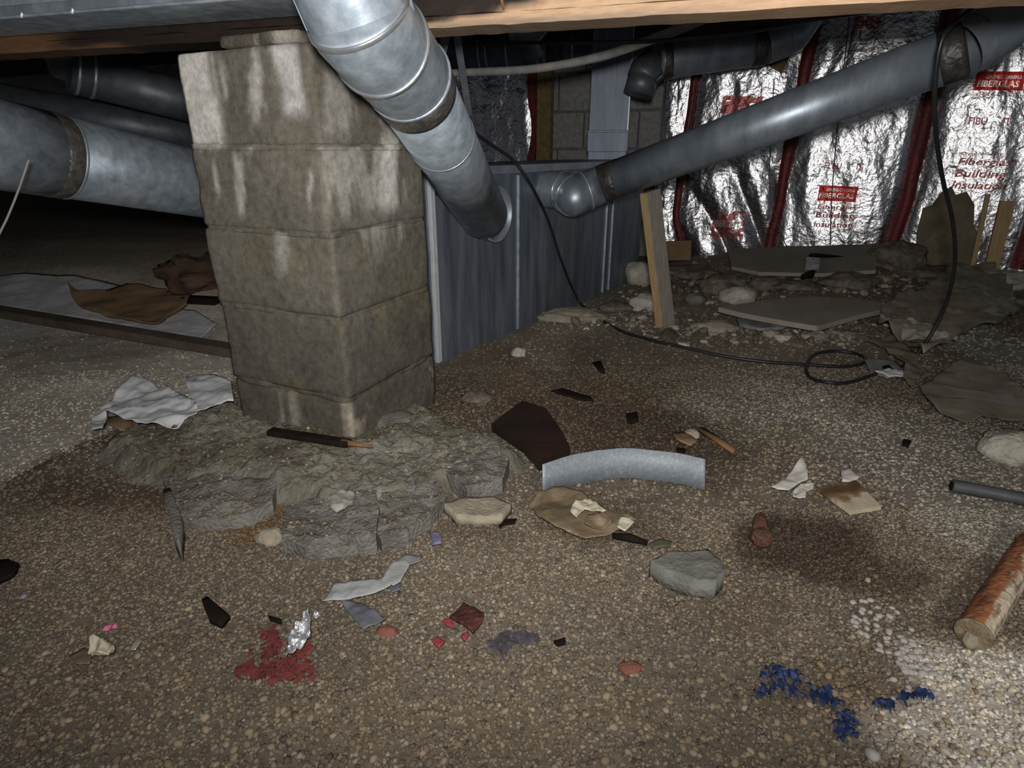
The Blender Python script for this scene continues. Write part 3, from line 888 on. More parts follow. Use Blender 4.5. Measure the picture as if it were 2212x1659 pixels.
def pipe_run(root, pts, r, mat, name='pipe_section', seg=44, cap=True):
    m = MB(); m.tube(pts, r, seg, cap)
    return m.build(name, mat, root)

def seam_strip(root, p0, p1, r, ang, mat, w=0.006):
    d = p1 - p0; d = d / np.linalg.norm(d)
    a = np.cross(d, np.array([0, 0, 1.0])); a /= np.linalg.norm(a); b = np.cross(a, d)
    o = a * math.cos(ang) + b * math.sin(ang); t = np.cross(d, o)
    m = MB(); m.box((p0 + p1) / 2 + o * r, d, t, o, np.linalg.norm(p1 - p0) / 2, w, 0.0025, bev=0.001)
    return m.build('lock_seam', mat, root)

# big near duct, dropping from above the beam to the trunk
R1 = 0.090
e0, e1, e2, e3 = at(690, -190, 0.93), at(772, 30, 1.035), at(822, 98, 1.13), at(880, 168, 1.29)
e4 = at(1043, 462, 2.20)
d1 = empty('round_supply_duct', e4, 'large bright galvanised round duct slanting down in front of the pier into the trunk duct', 'duct')
pipe_run(d1, [e0, e1], R1, MT['galv'], 'pipe_section', cap=False)
pipe_run(d1, [lerp(e0, e1, 0.97), e1, e2], R1 + 0.0015, MT['galv'], 'elbow_gore', cap=False)
pipe_run(d1, [lerp(e1, e2, 0.3), e2, e3], R1 + 0.003, MT['galv'], 'elbow_gore', cap=False)
pipe_run(d1, [e3 - (e4 - e3) / np.linalg.norm(e4 - e3) * 0.02, e4], R1, MT['galv'], 'pipe_section')
ring(d1, 'swaged_bead', e1, e2 - e0, R1, 0.010, MT['bead'], lip=0.004)
ring(d1, 'swaged_bead', e2, e3 - e1, R1 + 0.003, 0.010, MT['bead'], lip=0.004)
u = (e4 - e3) / np.linalg.norm(e4 - e3)
ring(d1, 'tape_band', e3 + u * 0.035, u, R1, 0.062, MT['tape'], 'brownish aged tape band', lip=0.004)
ring(d1, 'swaged_bead', e3 + u * 0.000, u, R1 + 0.003, 0.010, MT['galv'], lip=0.004)
ring(d1, 'swaged_bead', e3 + u * 0.29, u, R1, 0.006, MT['galv_dull'], lip=0.002)
seam_strip(d1, e3 + u * 0.07, e4, R1, math.radians(205), MT['tape'])
seam_strip(d1, e0, e1, R1, math.radians(215), MT['galv_dull'])
# its starting collar on the trunk
sq, szz = trunk_s(1052, 462)
cp = trunk_pt(sq, szz, 0.0)
m = MB(); m.tube([cp - F3 * 0.01, cp + F3 * 0.045, cp + F3 * 0.047], [R1 + 0.012, R1 + 0.010, R1 + 0.014], 40, cap=False)
m.build('starting_collar', MT['galv_dull'], trunk)
ring(trunk, 'collar_lip', cp + F3 * 0.047, F3, R1 + 0.010, 0.008, MT['galv'], lip=0.004)

# long duct climbing to the right
R2 = 0.076
s0, z0_ = trunk_s(1178, 410)
f0 = trunk_pt(s0, z0_, -0.02)
f1 = f0 + F3 * 0.10
f2 = at(1238, 424, 2.56)
f3 = at(1300, 398, 2.56)
f5 = at(2078, 110, 1.74)
f4 = lerp(f3, f5, 0.03)
d2 = empty('long_round_duct', f3, 'long dull steel round duct climbing from the trunk duct to the top right corner', 'duct')
pipe_run(d2, [f0, f1], R2, MT['galv_dull'], 'elbow_gore', cap=False)
pipe_run(d2, [lerp(f0, f1, 0.9), f1, lerp(f1, f2, 0.6)], R2 + 0.002, MT['galv_dull'], 'elbow_gore', cap=False)
pipe_run(d2, [lerp(f1, f2, 0.45), f2, lerp(f2, f3, 0.5)], R2 + 0.004, MT['galv_dull'], 'elbow_gore', cap=True)
pipe_run(d2, [lerp(f2, f3, 0.3), f3, f4], R2 + 0.002, MT['galv_dull'], 'elbow_gore', cap=False)
ring(d2, 'swaged_bead', f1, f2 - f0, R2 + 0.002, 0.008, MT['bead'], lip=0.004)
ring(d2, 'swaged_bead', lerp(f1, f2, 0.5), f2 - f1, R2 + 0.004, 0.008, MT['bead'], lip=0.004)
ring(d2, 'swaged_bead', f2 + np.array([0.0, 0, 0]), np.array([0.35, -0.93, -0.1]), R2 + 0.004, 0.007, MT['bead'], lip=0.005)
ring(d2, 'swaged_bead', lerp(f2, f3, 0.45), f3 - f2, R2 + 0.004, 0.008, MT['galv'], lip=0.004)
pipe_run(d2, [f4, f5], R2, MT['galv_dull'], 'pipe_section', seg=56)
u2 = (f5 - f4) / np.linalg.norm(f5 - f4)
ring(d2, 'tape_band', f4 + u2 * 0.01, u2, R2, 0.085, MT['tape_dark'], 'black wrinkled tape band')
ring(d2, 'tape_band', f5 - u2 * 0.02, u2, R2, 0.062, MT['tape_dark'], 'black tape band')
g1, g2, g3 = at(2150, 66, 1.72), at(2212, -10, 1.74), at(2235, -120, 1.78)
pipe_run(d2, [f5, lerp(f5, g1, 0.6)], R2 + 0.001, MT['galv_dull'], 'elbow_gore', cap=False)
pipe_run(d2, [lerp(f5, g1, 0.5), g1, lerp(g1, g2, 0.6)], R2 + 0.003, MT['galv_dull'], 'elbow_gore', cap=False)
pipe_run(d2, [lerp(g1, g2, 0.5), g2, g3], R2 + 0.001, MT['galv_dull'], 'elbow_gore', cap=False)

# upper duct along the foil wall
R3 = 0.088
h0, h1, h2 = at(1378, 205, 3.15), at(1392, 160, 3.12), at(1420, 132, 3.1)
h3, h4 = at(1440, 130, 3.1), at(1652, 98, 3.02)
h5, h6 = at(1705, 78, 3.0), at(1740, 30, 3.0)
h7 = at(1752, -60, 3.05)
d3 = empty('upper_round_duct', h3, 'short dark round duct with elbows at both ends, high before the foil wall', 'duct')
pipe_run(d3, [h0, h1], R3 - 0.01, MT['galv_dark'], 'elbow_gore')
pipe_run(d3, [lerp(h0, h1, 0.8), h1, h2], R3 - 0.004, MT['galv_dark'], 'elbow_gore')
pipe_run(d3, [h2, h3, h4], R3, MT['galv_dull'], 'pipe_section')
pipe_run(d3, [h4, h5], R3 + 0.001, MT['galv_dull'], 'elbow_gore', cap=False)
pipe_run(d3, [lerp(h4, h5, 0.85), h5, h6], R3 + 0.003, MT['galv_dull'], 'elbow_gore', cap=False)
pipe_run(d3, [lerp(h5, h6, 0.8), h6, h7], R3 + 0.001, MT['galv_dull'], 'elbow_gore', cap=False)
u3 = (h4 - h3) / np.linalg.norm(h4 - h3)
ring(d3, 'tape_band', h3, u3, R3, 0.055, MT['tape_dark'], 'black tape band')
ring(d3, 'tape_band', h4 - u3 * 0.03, u3, R3, 0.06, MT['tape_dark'], 'black tape band')

# near left duct, behind the pier
R4 = 0.125
k0, k1 = at(-260, 262, 1.52), at(420, 396, 2.33)
k2 = trunk_pt(0.75, 0.46, -0.50)
kk = lerp(k0, k1, 1.22)
d4 = empty('left_round_duct', k1, 'wide pale grey round duct running behind the left side of the pier', 'duct')
pipe_run(d4, [k0, k1, kk], R4, MT['galv'], 'pipe_section', seg=56)
pipe_run(d4, [kk, k2], R4 - 0.02, MT['galv_dull'], 'pipe_section')
u4 = (k1 - k0) / np.linalg.norm(k1 - k0)
pb = at(112, 335, 1.88)
pb = k0 + u4 * float((pb - k0) @ u4)
ring(d4, 'tape_band', pb, u4, R4, 0.055, MT['tape'], 'brown shiny tape band', lip=0.004)
ring(d4, 'swaged_bead', pb + u4 * 0.03, u4, R4, 0.010, MT['galv'], lip=0.004)
pipe_run(d4, [k0 - u4 * 0.05, pb], R4 + 0.003, MT['galv'], 'pipe_section', seg=56)
seam_strip(d4, pb + u4 * 0.04, k1, R4, math.radians(160), MT['galv_dull'])

# two dim ducts further back on the left
def dim_duct(label, a, b, r, bands, up=None):
    root = empty('dim_round_duct', a, label, 'duct', 'dim ducts in the dark behind the pier')
    pts = [a, b]
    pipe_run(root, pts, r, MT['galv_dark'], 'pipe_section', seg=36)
    d = (b - a) / np.linalg.norm(b - a)
    for t in bands:
        ring(root, 'swaged_bead', a + d * t, d, r, 0.014, MT['galv'], lip=0.005)
    if up is not None:
        pipe_run(root, [a + d * 0.02, up], r - 0.002, MT['galv_dark'], 'elbow_gore', seg=36)
    return root
a, b = at(148, 150, 2.75), at(560, 262, 3.35)
dim_duct('dim grey round duct under the beam, upper of two left of the pier', a, b, 0.098, (0.03, 0.09), at(118, 20, 2.75))
a, b = at(-80, 208, 3.0), at(560, 318, 3.6)
dim_duct('darker round duct in the gloom just below the other dim duct', a, b, 0.095, (1.02, 1.05))

# dark ducts far back under the beam, centre
a, b = at(900, 122, 3.7), at(1390, 92, 3.55)
cd = empty('far_round_duct', a, 'dark beaded round duct far back under the beam, above the grey bent conduit', 'duct')
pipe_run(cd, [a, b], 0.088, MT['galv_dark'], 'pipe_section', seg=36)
u = (b - a) / np.linalg.norm(b - a)
for px in (1008, 1040, 1056, 1100, 1166, 1180, 1240):
    t = (px - 900) / 490 * np.linalg.norm(b - a)
    ring(cd, 'swaged_bead', a + u * t, u, 0.088, 0.012, MT['galv'], lip=0.004)
ring(cd, 'tape_band', a + u * 0.62 * np.linalg.norm(b - a), u, 0.090, 0.10, MT['tape_dark'])
a2, b2 = at(1130, 78, 3.4), at(1180, 30, 3.3)
pipe_run(cd, [at(1150, 118, 3.5), a2, b2], 0.075, MT['galv_dull'], 'elbow_gore', seg=32)

# flat riser duct standing on the trunk
sB = at(1312, 318, 3.55)
rs = empty('flat_riser_duct', (sB[0], sB[1], TH), 'flat upright rectangular grey riser duct standing on top of the trunk duct', 'duct')
ax = np.array([0.985, -0.17, 0]); ay = np.array([0.17, 0.985, 0])
cx = np.array([sB[0], sB[1], 0]) + ay * 0.05
m = MB(); m.box(cx + Z3 * (TH + 0.41), ax, ay, Z3, 0.113, 0.042, 0.41, bev=0.003); m.build('duct_body', MT['galv_trunk'], rs)
m = MB(); m.box(cx + Z3 * (TH + 0.10), ax, ay, Z3, 0.119, 0.048, 0.055, bev=0.003); m.build('boot_flange', MT['galv_trunk'], rs)
m = MB(); m.box(cx + Z3 * (TH + 0.157), ax, ay, Z3, 0.121, 0.050, 0.006, bev=0.002); m.build('drive_cleat', MT['galv_dark'], rs)
m = MB(); m.box(cx + ax * 0.111 - ay * 0.043 + Z3 * (TH + 0.44), ax, ay, Z3, 0.003, 0.003, 0.37); m.build('edge_seam', MT['galv_dull'], rs)
for dx in (-0.05, 0.03):
    m = MB(); m.box(cx + ax * dx - ay * 0.043 + Z3 * (TH + 0.44), ax, ay, Z3, 0.004, 0.003, 0.27); m.build('rib', MT['galv_dark'], rs)

# hanger straps from the beam
def strap(p0, p1, w, label):
    p0, p1 = np.array(p0), np.array(p1)
    d = p1 - p0; L = np.linalg.norm(d); d /= L
    v = (p0 + p1) / 2 - np.array([0, 0, CAM_H]); v /= np.linalg.norm(v)
    s = np.cross(d, v); s /= np.linalg.norm(s); n = np.cross(d, s)
    m = MB(); m.box((p0 + p1) / 2, d, s, n, L / 2, w, 0.0012, bev=0.0005)
    for t in (-0.42, 0.42):
        m.box((p0 + p1) / 2 + d * L * t - n * 0.002, d, s, n, 0.006, 0.006, 0.002)
    m.build('hanger_strap', MT['galv_dull'], None, label, 'strap', 'metal hanger straps below the beam')
strap(at(967, 60, 1.75), at(945, 160, 1.9), 0.0125, 'flat metal hanger strap behind the bright slanting duct, left one of two')
strap(at(984, 60, 1.85), at(1014, 250, 2.25), 0.0115, 'long flat metal hanger strap beside the bright slanting duct, right one of two')

# ================================================================== CABLES AND CONDUIT
def smooth_path(P, n=14):
    P = [np.array(p, float) for p in P]
    P = [2 * P[0] - P[1]] + P + [2 * P[-1] - P[-2]]
    out = []
    for i in range(1, len(P) - 2):
        for k in range(n):
            t = k / n
            out.append(0.5 * ((2 * P[i]) + (-P[i - 1] + P[i + 1]) * t + (2 * P[i - 1] - 5 * P[i] + 4 * P[i + 1] - P[i + 2]) * t * t + (-P[i - 1] + 3 * P[i] - 3 * P[i + 1] + P[i + 2]) * t ** 3))
    out.append(P[-2])
    return out

def cable(name, P, r, mat, label, cat, seg=10, group=None, n=14):
    m = MB(); m.tube(smooth_path(P, n), r, seg)
    return m.build(name, mat, None, label, cat, group)

cable('bent_conduit', [at(900, 164, 2.55), at(1000, 157, 2.5), at(1150, 149, 2.35), at(1290, 124, 2.2), at(1400, 88, 2.05), at(1520, 40, 1.9), at(1600, 0, 1.8), at(1680, -60, 1.75)],
      0.0155, MT['conduit'], 'thick pale grey conduit bending up under the pale half of the beam', 'conduit', 14)
cable('overhead_cable', [at(900, 97, 2.3), at(1060, 93, 2.2), at(1350, 91, 2.05), at(1480, 83, 1.95), at(1640, 64, 1.85), at(1760, 42, 1.75), at(1900, 22, 1.6), at(2010, -2, 1.5), at(2120, -40, 1.45)],
      0.0062, MT['cable'], 'straight black cable strung under the beam in front of the upper duct', 'cable')
cable('sagging_cable', [at(1660, 30, 1.55), at(1730, 22, 1.6), at(1830, 17, 1.6), at(1960, 17, 1.6), at(2060, 8, 1.55), at(2140, -10, 1.5)],
      0.0035, MT['cable'], 'thinner black cable hugging the right end of the beam', 'cable')

def on(px, py, lift):
    p = gnd(px, py); p[2] += lift
    return p
CR = 0.0062
cord = [at(1018, 282, 2.18), at(1060, 312, 2.24), at(1110, 348, 2.32), at(1150, 405, 2.40)]
for px, py in ((1180, 478), (1205, 555), (1232, 622)):
    s_, z_ = trunk_s(px, py); cord.append(trunk_pt(s_, z_, 0.012))
cord += [on(1262, 668, CR + .004), on(1330, 714, CR + .004), on(1400, 738, CR + .004), on(1470, 754, CR + .004), on(1560, 774, CR + .004), on(1650, 787, CR + .004), on(1740, 793, CR + .004), on(1810, 798, CR + .005), on(1855, 794, CR + .006),
         on(1867, 782, CR + .008), on(1842, 770, CR + .008), on(1795, 766, CR + .008), on(1755, 778, CR + .014), on(1740, 805, CR + .01), on(1752, 824, CR + .006), on(1790, 833, CR + .005), on(1835, 832, CR + .005),
         on(1895, 816, CR + .012)]
cord += [at(1958, 786, 2.20), at(2003, 735, 2.16), at(2040, 665, 2.10), at(2062, 575, 2.0), at(2058, 480, 1.9), at(2036, 385, 1.78), at(2021, 280, 1.66), at(2020, 180, 1.58), at(2032, 95, 1.53), at(2058, 52, 1.52), at(2110, 12, 1.52), at(2180, -40, 1.54)]
cable('looping_cable', cord, CR, MT['cable'], 'long black cord looping on the gravel and rising past the long duct', 'cable', 10, None, 10)

# thin wires in front of the foil
def wl(px, py, off=0.10):
    q, z = wall_qz(px, py, off); return wall_pt(q, z, off)
cable('hanging_wire', [wl(1846, 52), wl(1834, 110), wl(1812, 250), wl(1803, 340), wl(1796, 440), wl(1793, 540), wl(1792, 572), wl(1782, 580)], 0.0035, MT['thin_wire'], 'thin grey wire hanging straight down beside the lower red label', 'wire', 8)
cable('curling_wire', [wl(1672, 170, .13), wl(1664, 320, .12), wl(1664, 420, .11), wl(1684, 495, .12), wl(1702, 535, .14), on(1730, 562, .02), on(1762, 572, .02)], 0.003, MT['thin_wire'], 'thin wire curling off the foil onto the dusty board', 'wire', 8)
cable('short_wire', [wl(1835, 30), wl(1829, 90), wl(1822, 150)], 0.003, MT['thin_wire'], 'short thin wire over the foil just above the long duct', 'wire', 8)
cable('pale_hanging_wire', [at(62, 345, 1.55), at(40, 410, 1.56), at(18, 465, 1.56), at(0, 502, 1.56), at(-40, 580, 1.56)], 0.0028, MT['straw'], 'pale thin wire slanting below the wide left duct', 'wire', 8)

# ================================================================== LEANING POST AND STAKES
pf = gnd(1438, 704); pt = at(1404, 408, 2.50)
pt[2] -= 0.0
post = MB()
d = pt - pf; L = np.linalg.norm(d); d /= L
sx = np.array([0.80, 0.60, 0]); sx -= d * (sx @ d); sx /= np.linalg.norm(sx); sy = np.cross(d, sx)
post.box((pf + pt) / 2 - d * 0.012, d, sx, sy, L / 2 + 0.004, 0.044, 0.019, bev=0.003)
proot = empty('leaning_post', pf, 'leaning wooden post propping the long duct, fresh yellow edge and grey side', 'post')
post.build('post_body', MT['wood_grey'], proot)
m = MB(); m.box((pf + pt) / 2 - d * 0.012 - sx * 0.044, d, sx, sy, L / 2, 0.0015, 0.0175)
m.build('sawn_edge', MT['wood'], proot, label='fresh yellow sawn edge')

def lean_piece(name, foot_px, top_px, foot_off, top_off, w, th, mat, label, cat, torn=False):
    q0, z0 = wall_qz(*foot_px, foot_off); q1, z1 = wall_qz(*top_px, top_off)
    a, b = wall_pt(q0, z0, foot_off), wall_pt(q1, z1, top_off)
    a[2] = min(a[2], gz(a[0], a[1]) + 0.01)
    dd = b - a; LL = np.linalg.norm(dd); dd /= LL
    s = A3 - dd * (A3 @ dd); s /= np.linalg.norm(s); n = np.cross(s, dd)
    m = MB()
    if not torn:
        m.box((a + b) / 2, dd, s, n, LL / 2, w, th, bev=min(th, w) * 0.25)
    else:
        prof = [(-1, 0), (-1, .32), (-.98, .55), (-.86, .78), (-.60, .80), (-.35, .94), (-.05, 1.0), (.12, .90), (.45, .93), (.72, .78), (.78, .55), (.96, .42), (1, .2), (1, 0)]
        vs = []
        for o in (-th, th):
            for x, y in prof:
                vs.append(a + s * x * w + dd * y * LL + n * (o + 0.012 * math.sin(x * 5 + y * 3)))
        k = len(prof)
        fs = [tuple(range(k)), tuple(reversed(range(k, 2 * k)))] + [(j, k + j, k + (j + 1) % k, (j + 1) % k) for j in range(k)]
        m.add(vs, fs, False)
    return m.build(name, mat, None, label, cat)
lean_piece('torn_board', (2040, 588), (2058, 402), 0.19, 0.13, 0.155, 0.004, MT['kraft'], 'torn brown board with a ragged top leaning against the bright foil', 'board', True)
lean_piece('thin_stick', (2104, 568), (2134, 420), 0.21, 0.16, 0.012, 0.008, MT['wood'], 'thin wooden stick leaning between the torn board and the stake', 'stick')
lean_piece('wooden_stake', (2140, 585), (2176, 434), 0.22, 0.17, 0.034, 0.016, MT['wood'], 'flat wooden stake leaning on the foil right of the thin stick', 'stake')
lean_piece('wooden_offcut', (1462, 556), (1462, 520), 0.14, 0.13, 0.10, 0.02, MT['card'], 'reddish brown wood offcut at the foot of the foil behind the post', 'offcut')

# ================================================================== THINGS ON THE GROUND
def sheet(name, px, mat, label, cat, th=0.002, wave=0.006, wscale=14.0, lift=0.006, cuts=2, tilt=None, plane=False, seed=0, parent=None, group=None, curl=0.0, xyz=None, kind=None, smooth=True):
    """thin piece with the outline px (photo outline laid on the ground), following the ground or lying stiff"""
    if xyz is None:
        pts = [gnd(p[0], p[1], lift + (0 if not plane else 0)) for p in px]
    else:
        pts = [np.array(p, float) for p in xyz]
    bm = bmesh.new()
    vs = [bm.verts.new((p[0], p[1], 0)) for p in pts]
    f = bm.faces.new(vs)
    if f.normal.z < 0 or f.calc_area() == 0:
        pass
    bm.normal_update()
    if f.normal.z < 0:
        f.normal_flip()
    bmesh.ops.triangulate(bm, faces=bm.faces[:])
    size = max(max(p[0] for p in pts) - min(p[0] for p in pts), max(p[1] for p in pts) - min(p[1] for p in pts))
    for _ in range(cuts):
        bmesh.ops.subdivide_edges(bm, edges=[e for e in bm.edges if e.calc_length() > size / 60], cuts=1, use_grid_fill=True)
        bmesh.ops.triangulate(bm, faces=bm.faces[:])
    bm.verts.ensure_lookup_table()
    X = np.array([v.co.x for v in bm.verts]); Y = np.array([v.co.y for v in bm.verts])
    cx_, cy_ = X.mean(), Y.mean()
    if plane:
        A = np.stack([X - cx_, Y - cy_, np.ones_like(X)], 1)
        gzz = G(X, Y)
        sol, *_ = np.linalg.lstsq(A, gzz, rcond=None)
        base = A @ sol
        base = base + max(0, float(np.percentile(gzz - base, 90)))
        if tilt is not None:
            base = base + np.maximum((X - cx_) * tilt[0] + (Y - cy_) * tilt[1] + tilt[2], 0)
    else:
        base = G(X, Y)
    n1 = fbm(X * wscale + seed * 3.7, Y * wscale, 100 + seed, 3)
    rid = 1 - np.abs(2 * n1 - 1)
    Z = base + lift + wave * (rid - 0.3) + wave * 0.6 * (fbm(X * wscale * 2.7, Y * wscale * 2.7, 140 + seed, 2))
    Z = np.maximum(Z, base + lift * 0.5)
    if curl:
        r = np.sqrt((X - cx_) ** 2 + (Y - cy_) ** 2) / (size / 2)
        Z = Z + curl * np.clip(r - 0.5, 0, 1) ** 1.5 * (0.4 + fbm(X * 9, Y * 9, 160 + seed, 2))
    top = np.stack([X, Y, Z], 1)
    bot = top.copy(); bot[:, 2] -= th
    nV = len(top)
    F = [[v.index for v in fc_.verts] for fc_ in bm.faces]
    B = []
    for e in bm.edges:
        if len(e.link_faces) == 1:
            l = e.link_loops[0]
            a, b = l.vert.index, l.link_loop_next.vert.index
            B.append((a, a + nV, b + nV, b))
    bm.free()
    m = MB(); m.add(np.concatenate([top, bot]), F + [tuple(i + nV for i in reversed(f_)) for f_ in F] + B, smooth and not plane)
    o = m.build(name, mat, parent, label, cat, group, kind)
    return o

def rock(name, px, py, w, h, dpt, mat, label, cat, seed=0, rough=0.25, sub=3, sink=0.25, parent=None, group=None, flat=None, colf=None, xyz=None, facet=True, kind=None, rot=0.0):
    """w, dpt, h are full sizes in metres"""
    c = gnd(px, py) if xyz is None else np.array(xyz, float)
    bm = bmesh.new(); bmesh.ops.create_icosphere(bm, subdivisions=sub, radius=1.0)
    vs = []
    cr, sr = math.cos(rot), math.sin(rot)
    for v in bm.verts:
        p = v.co.copy()
        s = mnoise.fractal(p * 1.1 + Vector((seed * 5.1, seed, 0)), 1.0, 2.0, 3) * rough + mnoise.fractal(p * 3.4 + Vector((seed, 9, 0)), 1.0, 2.0, 3) * rough * 0.35
        if facet:
            cell = mnoise.cell_vector(p * 1.6 + Vector((seed, seed, seed)))
            s += (cell[0] - 0.5) * rough * 0.3
        p *= 1 + s
        if flat is not None and p.z > flat:
            p.z = flat + (p.z - flat) * 0.15
        x, y = p.x * w / 2, p.y * dpt / 2
        vs.append((c[0] + x * cr - y * sr, c[1] + x * sr + y * cr, c[2] + (p.z + 1) * h / 2 - sink * h))
    F = [[v.index for v in f.verts] for f in bm.faces]
    bm.free()
    m = MB(); m.add(vs, F, sub > 2)
    return m.build(name, mat, parent, label, cat, group, kind, colf=colf)

# ---------------- footing and broken concrete round the pier
def foot_col(V):
    c = np.empty((len(V), 3)); c[:] = (0.175, 0.165, 0.135)
    n = fbm(V[:, 0] * 14, V[:, 1] * 14, 201, 4)
    n2 = fbm(V[:, 0] * 6, V[:, 1] * 6, 207, 3)
    c += (np.array((0.26, 0.25, 0.215)) - c) * sstep(0.5, 0.75, n)[:, None]
    c += (np.array((0.095, 0.078, 0.055)) - c) * (0.75 * sstep(0.52, 0.66, n2))[:, None]
    c += (np.array((0.15, 0.155, 0.11)) - c) * (0.4 * sstep(0.50, 0.62, fbm(V[:, 0] * 9, V[:, 1] * 9, 211, 3)))[:, None]
    return c
def footing():
    px = [(215, 985), (240, 940), (330, 930), (420, 905), (505, 880), (560, 905), (700, 905), (850, 880), (925, 885), (990, 930), (1080, 960), (1125, 1000), (1100, 1040), (1000, 1060), (940, 1075), (830, 1110), (700, 1115), (640, 1100), (560, 1075), (470, 1060), (380, 1080), (330, 1050), (270, 1030)]
    P2 = np.array([gnd(*p)[:2] for p in px])
    lo, hi = P2.min(0) - 0.03, P2.max(0) + 0.03
    n0, n1 = 170, 120
    X, Y = np.meshgrid(np.linspace(lo[0], hi[0], n0), np.linspace(lo[1], hi[1], n1))
    # signed distance to outline
    D = np.full(X.shape, 9.0); inside = np.zeros(X.shape, bool)
    for i in range(len(P2)):
        a, b = P2[i], P2[(i + 1) % len(P2)]
        ab = b - a
        t = np.clip(((X - a[0]) * ab[0] + (Y - a[1]) * ab[1]) / (ab @ ab), 0, 1)
        D = np.minimum(D, np.hypot(X - a[0] - ab[0] * t, Y - a[1] - ab[1] * t))
        cond = ((a[1] > Y) != (b[1] > Y)) & (X < (b[0] - a[0]) * (Y - a[1]) / (b[1] - a[1] + 1e-12) + a[0])
        inside ^= cond
    sd = np.where(inside, D, -D) + 0.05 * (fbm(X * 11, Y * 11, 221, 3) - 0.5)
    H = 0.034 * sstep(-0.012, 0.05, sd) + 0.030 * (fbm(X * 13, Y * 13, 223, 4) - 0.42) * sstep(0, 0.06, sd)
    H += 0.020 * (np.abs(2 * fbm(X * 24, Y * 24, 225, 3) - 1)) * sstep(0, 0.05, sd)
    H += 0.014 * (fbm(X * 60, Y * 60, 229, 3) - 0.5) * sstep(0, 0.03, sd)
    Z = G(X, Y) + H
    ii = np.arange(n0 * n1).reshape(n1, n0)
    F = np.stack([ii[:-1, :-1], ii[:-1, 1:], ii[1:, 1:], ii[1:, :-1]], -1).reshape(-1, 4)
    keep = (sd[:-1, :-1] > -0.02).ravel()
    V = np.stack([X, Y, Z], -1).reshape(-1, 3)
    F = F[keep]
    used = np.unique(F); mp = -np.ones(len(V), int); mp[used] = np.arange(len(used))
    m = MB(); m.add(V[used], mp[F].tolist(), False)
    return m.build('pier_footing', MT['footing'], None, 'rough lumpy concrete footing spread round the foot of the block pier', 'footing', colf=foot_col)
FOOT = footing()

def slab(name, top_px, th, lift, label, mat='slab', seed=0):
    o = sheet(name, top_px, MT[mat], label, 'concrete', th=th, wave=0.016, wscale=13, lift=lift, cuts=4, seed=seed, smooth=False)
    CONC.append(o)
    return o
CONC = []
slab('concrete_chunk', [(352, 1040), (420, 1020), (530, 1030), (600, 1050), (590, 1095), (540, 1120), (455, 1130), (395, 1125), (372, 1090)], 0.040, 0.020, 'flat broken concrete slab at the left front of the pier footing', seed=1)
sheet('concrete_splinter', [(352, 1060), (368, 1055), (392, 1120), (386, 1178), (372, 1150)], MT['slab'], 'upright dark wedge of concrete at the left end of the broken slab', 'concrete', th=0.05, wave=0.004, lift=0.045, cuts=2, seed=2)
slab('concrete_chunk', [(612, 1105), (680, 1085), (735, 1100), (770, 1110), (800, 1130), (805, 1180), (740, 1190), (660, 1195), (610, 1180)], 0.035, 0.016, 'grey broken slab below the pier corner with pebbles on top', seed=3)
CONC_R = sheet('concrete_ridge', [(766, 1068), (812, 1064), (820, 1100), (812, 1160), (786, 1168), (750, 1162), (750, 1105)], MT['slab'], 'raised grey ridge of concrete standing on the slab under the pier corner', 'concrete', th=0.06, wave=0.010, wscale=20, lift=0.038, cuts=3, seed=4, smooth=False)
slab('concrete_chunk', [(845, 1050), (900, 1040), (950, 1055), (965, 1085), (930, 1125), (880, 1160), (825, 1180), (808, 1150), (815, 1100)], 0.04, 0.018, 'grey broken slab right of the raised concrete ridge', seed=5)
slab('concrete_chunk', [(978, 985), (1050, 975), (1100, 1000), (1085, 1045), (1010, 1062), (965, 1030)], 0.04, 0.034, 'broken grey slab left of the dark wet plank', seed=6)
sheet('flat_stone', [(958, 1090), (1000, 1078), (1060, 1074), (1105, 1092), (1085, 1118), (1030, 1122), (985, 1118)], MT['tan_stone'], 'flat tan stone in front of the grey slabs', 'stone', th=0.025, wave=0.006, lift=0.020, cuts=3, seed=7)
rock('concrete_lump', 850, 935, 0.17, 0.08, 0.12, MT['slab'], 'rough mortar lump against the right foot of the pier', 'concrete', 11, 0.3)
rock('concrete_lump', 585, 1165, 0.06, 0.035, 0.05, MT['tan_stone'], 'small orange tan lump between the two broken slabs', 'stone', 12, 0.3)
rock('wooden_wedge', 868, 925, 0.035, 0.06, 0.03, MT['orange_wood'], 'small brown wooden wedge poking up at the right foot of the pier', 'wedge', 13, 0.3, sub=2)
sheet('clear_wrapper', [(712, 1080), (735, 1070), (768, 1074), (762, 1100), (740, 1114), (716, 1110)], MT['clear'], 'crinkled clear plastic scrap glinting on the concrete below the pier', 'wrapper', th=0.001, wave=0.015, wscale=50, lift=0.055, cuts=3, seed=8)

# black strip at the pier foot
p0, p1 = on(590, 978, 0.062), on(760, 1006, 0.062)
d = p1 - p0; L = np.linalg.norm(d); d /= L; s = np.cross(Z3, d); s /= np.linalg.norm(s)
r_ = empty('black_wood_strip', (p0 + p1) / 2, 'black wet wood strip with a thin pointed end at the front foot of the pier', 'strip')
m = MB(); m.box((p0 + p1) / 2, d, s, np.cross(d, s), L / 2, 0.014, 0.007, bev=0.003); m.build('strip_body', MT['black_wood'], r_)
m = MB(); m.tube([p1 - d * 0.02, p1 + d * 0.02, p1 + d * 0.065], [0.010, 0.006, 0.002], 8); m.build('pointed_end', MT['orange_wood'], r_, label='thin brown pointed end')

